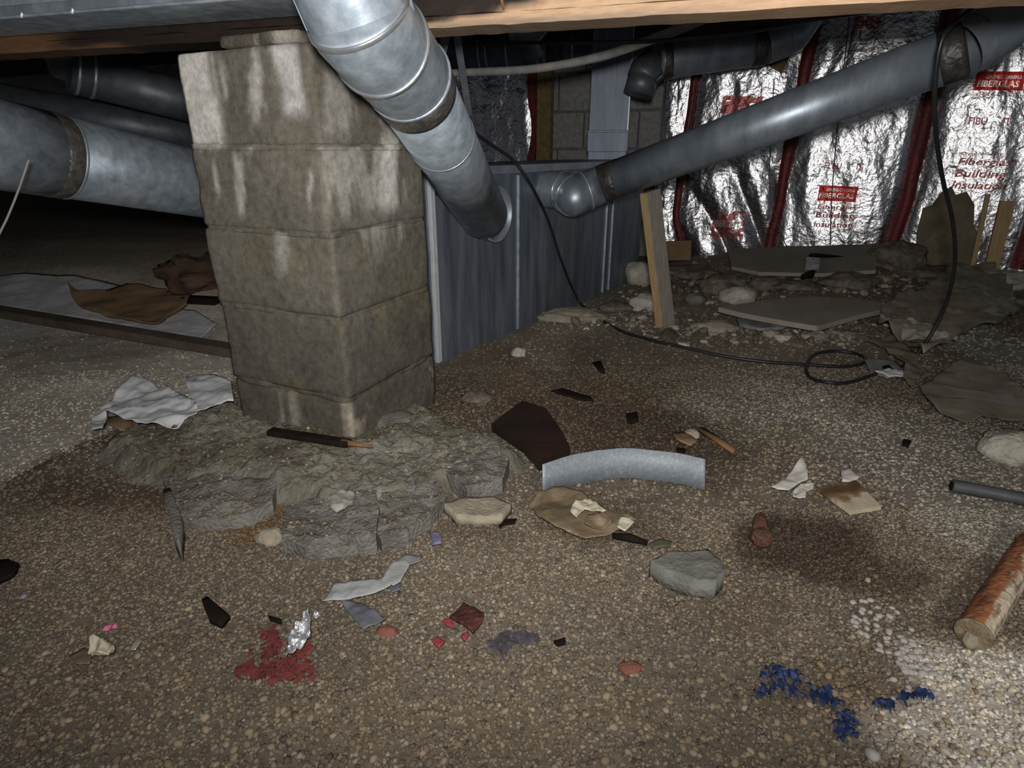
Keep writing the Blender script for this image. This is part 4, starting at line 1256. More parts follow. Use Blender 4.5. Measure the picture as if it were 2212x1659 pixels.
# ---------------- left side
MT['heap'] = M('reddish_heap', [(0.05, 0.032, 0.02), (0.15, 0.085, 0.05)], 9, 0.95, bump=1.0, bscale=40)
sheet('dust_sheet', [(-60, 600), (60, 592), (160, 596), (265, 618), (330, 655), (420, 672), (470, 700), (430, 735), (240, 700), (60, 672), (-60, 660)], MT['white_sheet'], 'pale grey dusty plastic sheet lying flat at far left behind the long board', 'sheet', th=0.002, wave=0.008, wscale=6, lift=0.012, cuts=4, seed=20)
sheet('cardboard_piece', [(150, 625), (175, 640), (235, 632), (275, 618), (360, 628), (362, 640), (412, 645), (405, 668), (370, 690), (345, 712), (300, 705), (240, 690), (180, 672), (158, 650)], MT['card'], 'curved brown cardboard piece lying on the pale sheet left of the pier', 'cardboard', th=0.004, wave=0.020, wscale=5, lift=0.05, cuts=3, seed=21, curl=0.05)
rock('brown_heap', 440, 615, 0.36, 0.20, 0.3, MT['heap'], 'dim reddish brown crumpled heap beside the pier, behind the cardboard', 'heap', 22, 0.5, sub=4)
b0, b1 = on(-80, 672, 0.03), on(520, 775, 0.03)
d = b1 - b0; L = np.linalg.norm(d); d /= L; s = np.cross(Z3, d); s /= np.linalg.norm(s)
m = MB(); m.box((b0 + b1) / 2, d, s, np.cross(d, s), L / 2, 0.035, 0.018, bev=0.004)
m.build('long_board', MT['old_board'], None, 'long dark brown board lying on the ground from the left edge to the pier', 'board')
q0, q1 = on(403, 668, 0.05), on(475, 672, 0.05)
m = MB(); d = q1 - q0; L = np.linalg.norm(d); d /= L; s = np.cross(Z3, d); s /= np.linalg.norm(s)
m.box((q0 + q1) / 2, d, s, np.cross(d, s), L / 2, 0.03, 0.014, bev=0.003)
m.build('short_stick', MT['black_wood'], None, 'short dark stick between the cardboard piece and the pier', 'stick')
sheet('paper_sheet', [(197, 930), (228, 888), (262, 860), (303, 830), (345, 852), (378, 856), (415, 876), (430, 890), (432, 922), (402, 922), (385, 935), (300, 930), (268, 915), (236, 905), (228, 945), (208, 950)], MT['white_sheet'], 'large white crumpled paper sheet left of the pier', 'paper', th=0.002, wave=0.028, wscale=9, lift=0.030, cuts=4, seed=23, curl=0.03)
sheet('paper_sheet', [(404, 823), (440, 820), (500, 832), (507, 876), (470, 880), (430, 898), (424, 905), (410, 870)], MT['white_sheet'], 'smaller white paper sheet touching the left side of the pier', 'paper', th=0.002, wave=0.020, wscale=10, lift=0.040, cuts=4, seed=24)
sheet('brown_scrap', [(234, 905), (262, 903), (300, 930), (262, 935), (236, 925)], MT['card'], 'brown scrap tucked under the large white paper', 'scrap', th=0.002, wave=0.012, lift=0.012, cuts=2, seed=25)
sheet('dark_flake', [(-25, 1222), (20, 1212), (42, 1222), (30, 1245), (-5, 1262), (-30, 1258)], MT['black_wood'], 'black flake cut off by the left edge of the photo', 'flake', th=0.008, wave=0.01, lift=0.015, cuts=2, seed=26)
rock('glass_bead', 52, 1290, 0.010, 0.008, 0.010, MT['glass_bit'], 'tiny glinting glass bit near the left edge', 'glass', 27, 0.3, sub=2)

# ---------------- right back
def board(name, px, mat_top, edge, label, th=0.014, lift=0.012, tilt=None, seed=0):
    return sheet(name, px, MT[mat_top], label, 'board', th=th, wave=0.0, lift=lift + th, cuts=0, plane=True, tilt=tilt, seed=seed)
board('plywood_sheet', [(1552, 664), (1640, 652), (1752, 640), (1850, 645), (1948, 660), (1860, 680), (1765, 706), (1680, 690), (1600, 676)], 'ply', 'ply_edge', 'grey dusty plywood board lying flat, the nearer of two', th=0.022, lift=0.05)
board('plywood_sheet', [(1570, 545), (1700, 532), (1892, 530), (1890, 592), (1780, 592), (1640, 588), (1580, 580)], 'ply', 'ply_edge', 'dusty plywood board lying flat against the foil wall, the farther of two', th=0.02, lift=0.03)
for i, (px, py, w, h, dd, mt, lab) in enumerate([
    (1382, 612, 0.19, 0.17, 0.16, 'pale_stone', 'pale crumbly rock left of the leaning post, upper one of two'),
    (1392, 668, 0.16, 0.10, 0.14, 'pale_stone', 'pale crumbly rock at the foot of the leaning post, lower one of two'),
    (1500, 655, 0.11, 0.07, 0.10, 'stone', 'grey round stone just right of the leaning post'),
    (1560, 632, 0.26, 0.13, 0.2, 'clod', 'dark earthy clod behind the grey stone'),
    (1595, 650, 0.19, 0.10, 0.15, 'pale_stone', 'pale grey clod behind the left corner of the nearer plywood'),
    (1480, 600, 0.36, 0.10, 0.25, 'clod', 'wide mound of earth between the post and the farther plywood'),
    (1655, 622, 0.22, 0.08, 0.16, 'clod', 'earth clod between the two plywood boards, left of the silver bit'),
    (1835, 622, 0.32, 0.10, 0.2, 'clod', 'earth clod between the two plywood boards, right of the silver bit'),
    (1805, 612, 0.07, 0.07, 0.06, 'tan_stone', 'small tan stone under the front edge of the farther plywood'),
    (1930, 580, 0.30, 0.20, 0.2, 'clod', 'block of earth at the right end of the farther plywood'),
    (1720, 625, 0.26, 0.06, 0.16, 'clod', 'low dark clod under the silver bit'),
    (2010, 600, 0.36, 0.09, 0.25, 'clod', 'low mound of earth at the foot of the torn board'),
    (1665, 690, 0.14, 0.05, 0.10, 'pale_stone', 'pale lump below the front corner of the nearer plywood'),
    (1545, 712, 0.20, 0.05, 0.12, 'tan_stone', 'tan lump of gravelly earth left of the nearer plywood'),
    (1235, 690, 0.34, 0.06, 0.14, 'tan_stone', 'pale gravelly heap along the foot of the trunk duct, near the cord'),
    (1330, 672, 0.16, 0.06, 0.12, 'clod', 'dark crumbly heap at the far end of the trunk duct'),
    (2165, 620, 0.30, 0.12, 0.2, 'pale_stone', 'pale flat boulder at the right edge below the stake'),
    (2205, 655, 0.14, 0.04, 0.1, 'stone', 'light grey stone at the right edge below the pale boulder'),
    (2195, 985, 0.17, 0.09, 0.15, 'pale_stone', 'whitish rough rock cut off by the right edge'),
    (1120, 768, 0.055, 0.04, 0.045, 'pale_stone', 'small whitish stone in front of the trunk duct'),
    (1030, 870, 0.10, 0.05, 0.08, 'clod', 'brown clod right of the pier'),
    (1495, 945, 0.04, 0.03, 0.04, 'tan_stone', 'small tan stone left of the orange stick'),
]):
    rock('stone' if 'stone' in mt else 'earth_clod', px, py, w, h, dd, MT[mt], lab, 'stone' if 'stone' in mt else 'clod', 30 + i, 0.28 if px != 1490 else 0.13, sub=3 if w < 0.25 else 4, sink=0.22)

sheet('stone', [(1404, 1214), (1446, 1194), (1528, 1190), (1556, 1216), (1566, 1240), (1546, 1262), (1500, 1260), (1462, 1246), (1438, 1238)], MT['stone'], 'angular grey stone lying alone in the foreground', 'stone', th=0.045, wave=0.007, wscale=16, lift=0.034, cuts=3, seed=59)

# silver clip with black strap on the farther plywood
cc = on(1750, 600, 0.07)
cr_ = empty('silver_clip', cc, 'small silver clip with a black tail on the edge of the farther plywood', 'clip')
dv = np.array([0.30, 0.72, 0.62]); dv /= np.linalg.norm(dv); sv = np.array([0.92, -0.38, 0]); sv /= np.linalg.norm(sv)
m = MB(); m.box(cc, dv, sv, np.cross(dv, sv), 0.055, 0.034, 0.005, bev=0.003); m.build('clip_plate', MT['scrap_foil'], cr_)
dv = np.array([0.35, 0.94, 0.0]); cc = cc + Z3 * 0.012
m = MB(); m.tube([cc + dv * 0.03, cc + dv * 0.13 + Z3 * 0.02, cc + dv * 0.22 + sv * 0.05 + Z3 * 0.01, cc + dv * 0.27 + sv * 0.20], [0.02, 0.014, 0.012, 0.006], 8); m.build('black_tail', MT['black_wood'], cr_)
m = MB(); m.tube([cc - dv * 0.075 - Z3 * 0.045, cc - dv * 0.16 - sv * 0.05 - Z3 * 0.05], [0.022, 0.016], 8); m.build('black_foot', MT['black_wood'], cr_)

# muddy plastic sheets
sheet('plastic_sheet', [(1895, 700), (1930, 665), (1985, 655), (2010, 628), (2065, 592), (2130, 590), (2175, 640), (2192, 690), (2150, 725), (2090, 735), (2055, 770), (2020, 790), (1985, 800), (1940, 760), (1890, 730)], MT['poly'], 'crumpled muddy plastic sheet under the rising cord', 'sheet', th=0.001, wave=0.075, wscale=4.2, lift=0.02, cuts=5, seed=51, curl=0.02)
sheet('plastic_sheet', [(1982, 850), (2030, 815), (2080, 785), (2130, 795), (2190, 835), (2260, 870), (2250, 925), (2150, 915), (2085, 925), (2030, 905), (1998, 880)], MT['poly'], 'flat muddy plastic sheet at the right edge, nearer than the crumpled one', 'sheet', th=0.001, wave=0.030, wscale=4.5, lift=0.012, cuts=5, seed=52)
sheet('plastic_sheet', [(1860, 745), (1930, 735), (1975, 775), (1990, 820), (1965, 855), (1945, 840), (1950, 800), (1900, 765)], MT['poly'], 'narrow twisted strip of muddy plastic beside the cord loop', 'sheet', th=0.001, wave=0.035, wscale=6, lift=0.012, cuts=4, seed=53)
sheet('clear_wrapper', [(1928, 722), (1975, 716), (2005, 730), (2058, 752), (2060, 764), (2000, 760), (1955, 752)], MT['clear'], 'shiny clear plastic fold glinting behind the cord', 'wrapper', th=0.001, wave=0.055, wscale=11, lift=0.05, cuts=4, seed=54)
g_ = sheet('broken_plastic_piece', [(1866, 780), (1900, 776), (1935, 784), (1952, 800), (1955, 815), (1915, 818), (1880, 806)], MT['grey_plastic'], 'grey broken plastic piece with a chalky white end beside the cord loop', 'fragment', th=0.006, wave=0.008, lift=0.014, cuts=3, seed=55)
sheet('white_end', [(1888, 805), (1915, 800), (1950, 803), (1955, 816), (1920, 817)], MT['white_chalk'], None, None, th=0.003, wave=0.010, wscale=30, lift=0.024, cuts=3, seed=56, parent=g_)
sheet('dark_hole', [(1906, 791), (1920, 789), (1928, 796), (1918, 801), (1908, 797)], MT['black_wood'], None, None, th=0.002, wave=0.002, lift=0.024, cuts=1, seed=57, parent=g_)
sheet('bottle_piece', [(1590, 690), (1625, 684), (1690, 690), (1720, 700), (1690, 712), (1640, 715), (1598, 706)], MT['grey_plastic'], 'bluish grey plastic piece under the nearer plywood', 'fragment', th=0.01, wave=0.012, lift=0.022, cuts=2, seed=58)

# ---------------- middle
pk = [(1128, 868), (1180, 886), (1212, 930), (1232, 968), (1200, 984), (1166, 1006), (1130, 965), (1062, 916)]
sheet('wet_plank', pk, MT['rot'], 'dark wet rotten plank behind the curved metal band', 'plank', th=0.022, wave=0.004, wscale=8, lift=0.045, cuts=2, plane=True, seed=60)

# curved galvanised band standing on edge
ends = [gnd(1172, 1075), gnd(1245, 1050), gnd(1340, 1036), (gnd(1440, 1044)), gnd(1522, 1062)]
c_ = [np.array(p) for p in ends]
arc = smooth_path(c_, 10)
bandh = 0.068
m = MB(); vs = []; fs = []
nA = len(arc)
for i, p in enumerate(arc):
    t_ = arc[min(i + 1, nA - 1)] - arc[max(i - 1, 0)]; t_ /= np.linalg.norm(t_)
    n_ = np.array([t_[1], -t_[0], 0])
    b_ = gz(p[0], p[1]) + 0.004
    lean = np.array([0.0, 0.35, 0]) * bandh
    for o in (0.0, -0.0016):
        vs.append((p[0] + n_[0] * o, p[1] + n_[1] * o, b_)); vs.append((p[0] + n_[0] * o + lean[0], p[1] + n_[1] * o + lean[1], b_ + bandh))
for i in range(nA - 1):
    a = i * 4; b = a + 4
    fs += [(a, b, b + 1, a + 1), (a + 2, a + 3, b + 3, b + 2), (a + 1, b + 1, b + 3, a + 3), (a, a + 2, b + 2, b)]
fs += [(0, 1, 3, 2), ((nA - 1) * 4, (nA - 1) * 4 + 2, (nA - 1) * 4 + 3, (nA - 1) * 4 + 1)]
m.add(vs, fs, True)
MT['band'] = M('spangled_zinc', [(0.25, 0.28, 0.31), (0.31, 0.345, 0.38), (0.52, 0.56, 0.60)], 130, 0.6, 0.15, bump=0.1, ramp=(0.40, 0.78))
m.build('curved_metal_band', MT['band'], None, 'curved galvanised metal band standing on edge in the gravel', 'band')

# crumpled tan film with paler pieces
tf = empty('crumpled_bag', gnd(1260, 1125), 'crumpled tan plastic bag with pale pieces in front of the curved metal band', 'bag')
sheet('bag_film', [(1142, 1095), (1165, 1080), (1215, 1072), (1260, 1085), (1300, 1112), (1345, 1128), (1372, 1140), (1355, 1158), (1310, 1170), (1265, 1175), (1200, 1155), (1160, 1130)], MT['tan_film'], None, None, th=0.001, wave=0.026, wscale=10, lift=0.012, cuts=4, seed=61, parent=tf)
sheet('pale_piece', [(1236, 1100), (1262, 1090), (1290, 1100), (1308, 1115), (1290, 1120), (1262, 1112), (1245, 1125), (1232, 1112)], MT['cream'], None, None, th=0.002, wave=0.018, wscale=22, lift=0.042, cuts=3, seed=62, parent=tf, )
sheet('pale_piece', [(1270, 1125), (1300, 1118), (1325, 1130), (1318, 1145), (1280, 1150), (1262, 1140)], MT['tan_film'], None, None, th=0.002, wave=0.018, wscale=22, lift=0.036, cuts=3, seed=63, parent=tf)
sheet('pale_piece', [(1338, 1130), (1362, 1125), (1371, 1138), (1350, 1158), (1332, 1152)], MT['cream'], None, None, th=0.002, wave=0.014, wscale=22, lift=0.026, cuts=3, seed=64, parent=tf)
sheet('dull_leaf', [(1400, 1178), (1425, 1168), (1452, 1172), (1448, 1184), (1412, 1190)], MT['leaf'], 'dull green leaf right of the crumpled tan bag', 'leaf', th=0.001, wave=0.006, lift=0.010, cuts=2, seed=65)
a, b = on(1322, 1168, 0.012), on(1398, 1184, 0.012)
m = MB(); m.tube([a, (a + b) / 2 + Z3 * 0.004, b], [0.006, 0.009, 0.005], 8); m.build('dark_stick', MT['black_wood'], None, 'short dark stick in front of the crumpled tan bag', 'stick')
sheet('dark_curl', [(1076, 1138), (1090, 1126), (1116, 1124), (1112, 1134), (1088, 1136), (1080, 1146)], MT['black_wood'], 'thin dark curl of bark left of the tan bag', 'bark', th=0.003, wave=0.006, lift=0.012, cuts=2, seed=66)
sheet('orange_stick', [(1506, 926), (1518, 922), (1592, 968), (1584, 976)], MT['orange_wood'], 'orange brown splinter of wood behind the curved band', 'stick', th=0.008, wave=0.001, lift=0.014, cuts=1, seed=67)
sheet('brown_scrap', [(1452, 938), (1475, 935), (1508, 955), (1490, 968), (1460, 955)], MT['card'], 'brown scrap left of the orange splinter', 'scrap', th=0.002, wave=0.008, lift=0.010, cuts=2, seed=68)
for i, (px, lab) in enumerate([
    ([(1190, 846), (1215, 842), (1275, 858), (1282, 868), (1250, 862), (1210, 852)], 'dark crooked chip above the wet plank'),
    ([(1280, 784), (1298, 782), (1308, 806), (1296, 804)], 'dark chip near the trunk duct'),
    ([(1010, 940), (1028, 936), (1032, 956), (1014, 962)], 'black chip left of the wet plank'),
    ([(1352, 898), (1375, 892), (1380, 912), (1356, 916)], 'blue black chip behind the curved band'),
    ([(1196, 1388), (1220, 1380), (1222, 1390), (1204, 1396)], 'small black chip in the middle foreground'),
    ([(1950, 952), (1968, 956), (1962, 968), (1948, 962)], 'small dark chip on the pale gravel at right'),
    ([(580, 1334), (608, 1340), (610, 1348), (584, 1342)], 'thin reddish dark sliver left of the pale cloth tape'),
    ([(1462, 968), (1482, 972), (1480, 984), (1464, 980)], 'black chip just behind the right end of the metal band'),
]):
    sheet('dark_chip', px, MT['black_wood'], lab, 'chip', th=0.005, wave=0.006, lift=0.012, cuts=2, seed=70 + i)
sheet('wood_chip', [(436, 1296), (448, 1290), (496, 1330), (478, 1351), (452, 1338)], MT['black_wood'], 'black wood chip alone on the left foreground gravel', 'chip', th=0.010, wave=0.003, lift=0.018, cuts=2, seed=80)

# ---------------- foreground litter
ct = empty('cloth_tape_strip', gnd(800, 1290), 'bent strip of grey cloth tape in the foreground below the broken concrete', 'tape')
sheet('pale_strip', [(698, 1306), (722, 1270), (760, 1266), (822, 1258), (842, 1258), (846, 1274), (830, 1284), (770, 1302), (730, 1304)], MT['cloth'], None, None, th=0.001, wave=0.012, wscale=16, lift=0.022, cuts=3, seed=81, parent=ct)
sheet('bent_end', [(824, 1256), (848, 1216), (876, 1212), (886, 1222), (866, 1262), (850, 1270)], MT['cloth'], None, None, th=0.001, wave=0.006, lift=0.030, cuts=3, seed=82, parent=ct)
sheet('grey_tip', [(858, 1214), (876, 1201), (908, 1206), (910, 1216), (880, 1224)], MT['grey_plastic'], None, None, th=0.001, wave=0.006, lift=0.026, cuts=2, seed=83, parent=ct)
sheet('dark_flap', [(734, 1304), (780, 1308), (802, 1322), (832, 1344), (812, 1360), (786, 1372), (762, 1340)], MT['cloth_dark'], None, None, th=0.001, wave=0.012, wscale=18, lift=0.016, cuts=3, seed=84, parent=ct)
sheet('dark_flap', [(840, 1266), (864, 1258), (868, 1274), (846, 1282)], MT['cloth_dark'], None, None, th=0.001, wave=0.004, lift=0.014, cuts=2, seed=85, parent=ct)
sheet('foil_scrap', [(622, 1444), (628, 1402), (650, 1358), (668, 1340), (676, 1352), (674, 1402), (654, 1420)], MT['scrap_foil'], 'long crinkled silver foil scrap lying on the red shreds', 'foil', th=0.001, wave=0.030, wscale=40, lift=0.016, cuts=4, seed=86)
rock('foil_crumb', 684, 1330, 0.014, 0.012, 0.016, MT['scrap_foil'], 'tiny silver foil crumb at the tip of the foil scrap', 'foil', 87, 0.4, sub=2)
rock('brick_chip', 836, 1368, 0.036, 0.016, 0.024, MT['brick_red'], 'orange red chip at the tip of the dark cloth flap', 'chip', 88, 0.3, sub=3)
rock('brick_chip', 1362, 1448, 0.036, 0.014, 0.024, MT['brick_red'], 'dull orange red chip alone in the middle foreground', 'chip', 89, 0.3, sub=3)
sheet('maroon_scrap', [(1002, 1306), (1046, 1332), (1042, 1348), (1022, 1372), (1000, 1356), (972, 1338)], MT['maroon'], 'dark maroon square scrap with red flecks round it', 'scrap', th=0.004, wave=0.010, wscale=20, lift=0.016, cuts=3, seed=90)
for i, (px, lab) in enumerate([
    ([(956, 1342), (972, 1336), (980, 1350), (984, 1358), (964, 1352)], 'bright red fleck left of the maroon scrap'),
    ([(996, 1378), (1010, 1366), (1014, 1374), (1004, 1386)], 'bright red fleck just below the maroon scrap'),
    ([(932, 1384), (946, 1380), (962, 1388), (948, 1402), (938, 1394)], 'bright red fleck lowest and leftmost below the maroon scrap'),
]):
    sheet('red_fleck', px, MT['red_bright'], lab, 'fleck', th=0.003, wave=0.004, lift=0.010, cuts=2, seed=91 + i)
rock('pink_scrap', 231, 1358, 0.012, 0.007, 0.012, MT['pink'], 'tiny pink scrap, left one of a pair', 'scrap', 94, 0.4, sub=2)
rock('pink_scrap', 249, 1354, 0.012, 0.007, 0.010, MT['pink'], 'tiny pink scrap, right one of a pair', 'scrap', 95, 0.4, sub=2)
sheet('crumpled_tissue', [(196, 1432), (212, 1410), (244, 1408), (258, 1432), (246, 1452), (222, 1454)], MT['cream'], 'cream crumpled tissue in the left foreground', 'tissue', th=0.001, wave=0.035, wscale=26, lift=0.012, cuts=4, seed=96, curl=0.01)
sheet('tan_scrap', [(150, 1420), (185, 1404), (202, 1418), (196, 1440), (165, 1440)], MT['tan_film'], 'dull tan scrap left of the cream tissue', 'scrap', th=0.001, wave=0.010, lift=0.008, cuts=2, seed=97)
sheet('clear_wrapper', [(282, 1410), (296, 1390), (306, 1384), (310, 1394), (294, 1410)], MT['clear'], 'small clear plastic shred right of the cream tissue', 'wrapper', th=0.001, wave=0.008, lift=0.010, cuts=2, seed=98)
sheet('purple_scrap', [(930, 1156), (936, 1150), (954, 1156), (954, 1176), (934, 1178)], MT['purple'], 'small purple grey scrap below the flat tan stone', 'scrap', th=0.004, wave=0.006, lift=0.014, cuts=2, seed=99)
sheet('torn_paper', [(1664, 1062), (1690, 1046), (1728, 1004), (1738, 1018), (1744, 1042), (1722, 1054), (1702, 1070), (1678, 1068)], MT['paper'], 'torn cream paper with a sharp point', 'paper', th=0.002, wave=0.014, wscale=12, lift=0.022, cuts=3, seed=101, curl=0.012)
sheet('torn_paper', [(1706, 1072), (1726, 1054), (1756, 1050), (1756, 1060), (1740, 1068), (1738, 1084), (1712, 1082)], MT['paper'], 'grey white paper shred under the pointed torn paper', 'paper', th=0.002, wave=0.012, wscale=24, lift=0.010, cuts=3, seed=102)
sheet('torn_paper', [(1816, 1020), (1834, 1012), (1856, 1036), (1840, 1046), (1818, 1044)], MT['paper'], 'small grey paper scrap behind the stained tile', 'paper', th=0.002, wave=0.006, lift=0.014, cuts=2, seed=103)
# stained square board
sx_ = [(1773, 1060), (1848, 1038), (1904, 1094), (1838, 1105)]
def stain_col(V):
    c0, c1, c2, c3 = (gnd(*p) for p in sx_)
    d = (c3 - c0)[:2]; d /= np.linalg.norm(d)
    e = (c1 - c0)[:2]; e /= np.linalg.norm(e)
    u = (V[:, :2] - c0[:2]) @ d / np.linalg.norm((c3 - c0)[:2])
    v = (V[:, :2] - c0[:2]) @ e / np.linalg.norm((c1 - c0)[:2])
    n = fbm(V[:, 0] * 30, V[:, 1] * 30, 301, 3) - 0.5
    c = np.empty((len(V), 3)); c[:] = (0.25, 0.155, 0.075)
    c += (np.array((0.10, 0.055, 0.022)) - c) * sstep(0.35, 0.1, np.abs(u - 0.35 + 0.5 * n))[:, None]
    c += (np.array((0.55, 0.47, 0.34)) - c) * (sstep(0.68, 0.85, u + 0.6 * n) * sstep(0.85, 0.5, v))[:, None]
    return c
MT['tile'] = M('stained_board', [(0.8, 0.8, 0.8), (1.15, 1.15, 1.15)], 50, 0.8, bump=0.2, vcol=True)
st_ = sheet('stained_tile', sx_, MT['tile'], 'brown stained square board with a pale worn corner', 'tile', th=0.010, wave=0.0, lift=0.022, cuts=5, plane=True, seed=104)
me = st_.data
V = np.array([(st_.matrix_basis @ v.co)[:] for v in me.vertices])
cc4 = np.ones((len(V), 4), np.float32); cc4[:, :3] = stain_col(V)
me.color_attributes.new('Col', 'FLOAT_COLOR', 'POINT').data.foreach_set('color', cc4.ravel())

# reddish husk: a swollen body with a ringed neck
hp = gnd(1638, 1180)
hk = empty('dried_husk', hp, 'reddish brown wrinkled husk with a narrow ringed neck on the dark damp gravel', 'husk')
rock('husk_body', 0, 0, 0.042, 0.040, 0.046, MT['cone'], None, None, 105, 0.2, sub=3, parent=hk, xyz=hp + np.array([0.002, 0.0, 0.006]), sink=0.1)
nb = hp + np.array([0.008, 0.020, 0.028]); hd_ = np.array([0.36, 0.93, 0.0])
m = MB(); m.tube([nb + hd_ * k for k in (0, .012, .018, .024, .031, .037, .045, .052)], [0.014, 0.013, 0.0155, 0.0115, 0.0140, 0.010, 0.0115, 0.005], 14)
m.build('ringed_neck', MT['cone'], hk)

# ribbed hose
ha, hb, hc = on(2052, 1062, 0.016), on(2120, 1074, 0.016), on(2300, 1104, 0.016)
path = smooth_path([ha, hb, on(2200, 1090, 0.016), hc], 40)
m = MB(); m.tube(path, [0.0135 + (0.0022 if i % 2 else 0) for i in range(len(path))], 16)
hs = empty('ribbed_hose', ha, 'dark grey ribbed flexible hose entering from the right edge', 'hose')
m.build('hose_wall', MT['flex'], hs)
m = MB(); dd = (ha - hb) / np.linalg.norm(ha - hb); m.tube([ha + dd * 0.001, ha + dd * 0.002], [0.0105, 0.0105], 16); m.build('open_end', MT['black_wood'], hs, label='black open end')

# rusty can
ca, cb = gnd(2092, 1398), gnd(2222, 1196)
rc = 0.0245
ca = np.array([ca[0], ca[1] - 0.0, gz(ca[0], ca[1]) + rc + 0.002]); cb = np.array([cb[0], cb[1], gz(cb[0], cb[1]) + rc + 0.002])
cdv = cb - ca; CL = np.linalg.norm(cdv); cdv /= CL
csd = np.cross(cdv, Z3); csd /= np.linalg.norm(csd)
def rust_col(V):
    d = V - ca
    t = d @ cdv; sd = (d @ csd) / rc; up = d[:, 2] / rc
    ang = np.arctan2(up, sd)
    n = fbm(t * 26, ang * 2.0, 311, 4) - 0.5; n2 = fbm(t * 90, ang * 8, 313, 3) - 0.5
    c = np.empty((len(V), 3)); c[:] = (0.36, 0.145, 0.065)
    c += (np.array((0.16, 0.06, 0.03)) - c) * sstep(0.02, 0.22, n + 0.5 * n2)[:, None]
    w = sstep(-0.10, 0.12, sd - 0.30 + 0.9 * n + 0.4 * n2)
    c += (np.array((0.62, 0.56, 0.45)) - c) * (0.92 * w)[:, None]
    k = sstep(0.60, 0.72, fbm(t * 18 + 4, ang * 3, 317, 3)) * w
    c += (np.array((0.13, 0.10, 0.07)) - c) * (0.8 * k)[:, None]
    return np.clip(c, 0.02, 0.8)
can = empty('rusty_canister', (ca + cb) / 2, 'rusty tin canister with flaking cream paint lying at the right edge', 'canister')
m = MB(); m.tube([lerp(ca, cb, i / 60) for i in range(61)], rc, 48, cap=False); m.build('can_wall', MT['rust'], can, colf=rust_col)
MT['rust_end'] = M('dusty_can_end', [(0.14, 0.09, 0.055), (0.30, 0.24, 0.16)], 40, 0.9, bump=0.4)
m = MB(); m.tube([ca - cdv * 0.000, ca + cdv * 0.003, ca + cdv * 0.0032], [rc - 0.0005, rc - 0.003, 0.004], 40)
m.build('end_disc', MT['rust_end'], can)
ring(can, 'rolled_rim', ca + cdv * 0.002, cdv, rc, 0.005, MT['rust_end'], lip=0.0015)
ring(can, 'rolled_rim', cb - cdv * 0.002, cdv, rc, 0.005, MT['rust_end'], lip=0.0015)
m = MB(); m.tube([cb - cdv * 0.003, cb - cdv * 0.002], [rc - 0.003, rc - 0.004], 40); m.build('end_disc', MT['rust_end'], can)
m = MB(); p = ca - cdv * 0.001 - Z3 * 0.010
m.tube([p + Z3 * 0.012, p - cdv * 0.004, p - Z3 * 0.016 - cdv * 0.002], [0.008, 0.012, 0.007], 12); m.build('dented_spout', MT['tan_stone'], can, label='pale crust on the end disc')

# shreds nobody could count
def shreds(name, spots, mat, label, cat, n, ln, w, seed):
    r = np.random.default_rng(seed)
    m = MB()
    for _ in range(n):
        px, py, sx_2, sy_2 = spots[r.integers(len(spots))]
        p = gnd(px + r.normal() * sx_2, py + r.normal() * sy_2)
        a = r.uniform(0, 2 * math.pi); l = ln * r.uniform(0.4, 1.4); ww = w * r.uniform(0.4, 2.6)
        d = np.array([math.cos(a), math.sin(a), 0]); s = np.array([-d[1], d[0], 0])
        z0 = r.uniform(0.003, 0.009)
        vs = []
        for k in range(4):
            t = k / 3
            c = p + d * l * (t - 0.5) + s * l * 0.25 * math.sin(t * 3 + a) + Z3 * (z0 + 0.006 * math.sin(t * 3.1))
            vs += [c - s * ww * (1 - 0.6 * abs(t - 0.5)), c + s * ww * (1 - 0.6 * abs(t - 0.5)) + Z3 * r.uniform(-.002, .003)]
        m.add(vs, [(0, 2, 3, 1), (2, 4, 5, 3), (4, 6, 7, 5)], True)
    return m.build(name, mat, None, label, cat, None, 'stuff')
shreds('blue_shreds', [(1665, 1462, 14, 8), (1690, 1492, 22, 8), (1722, 1508, 22, 9), (1770, 1508, 14, 9), (1795, 1522, 12, 8), (1828, 1558, 10, 8), (1835, 1580, 9, 8), (1818, 1590, 10, 8), (1712, 1466, 14, 3), (1648, 1502, 8, 4), (1960, 1518, 16, 5), (1915, 1530, 10, 4), (1990, 1510, 10, 3)], MT['blue'], 'torn dark blue plastic shreds scattered in the right foreground', 'shreds', 190, 0.012, 0.0018, 401)
shreds('red_shreds', [(570, 1440, 24, 14), (545, 1455, 16, 8), (590, 1410, 14, 14), (630, 1450, 16, 12), (580, 1380, 8, 6), (650, 1420, 8, 10), (600, 1462, 24, 8)], MT['red_scrap'], 'dull red fibre shreds under the silver foil scrap', 'shreds', 170, 0.013, 0.0036, 402)
shreds('dusky_shreds', [(1098, 1396, 16, 8), (1078, 1404, 8, 8), (1124, 1392, 8, 6), (1150, 1388, 6, 4)], MT['dusk'], 'dusky thin shreds right of the maroon scrap', 'shreds', 60, 0.018, 0.0026, 403)

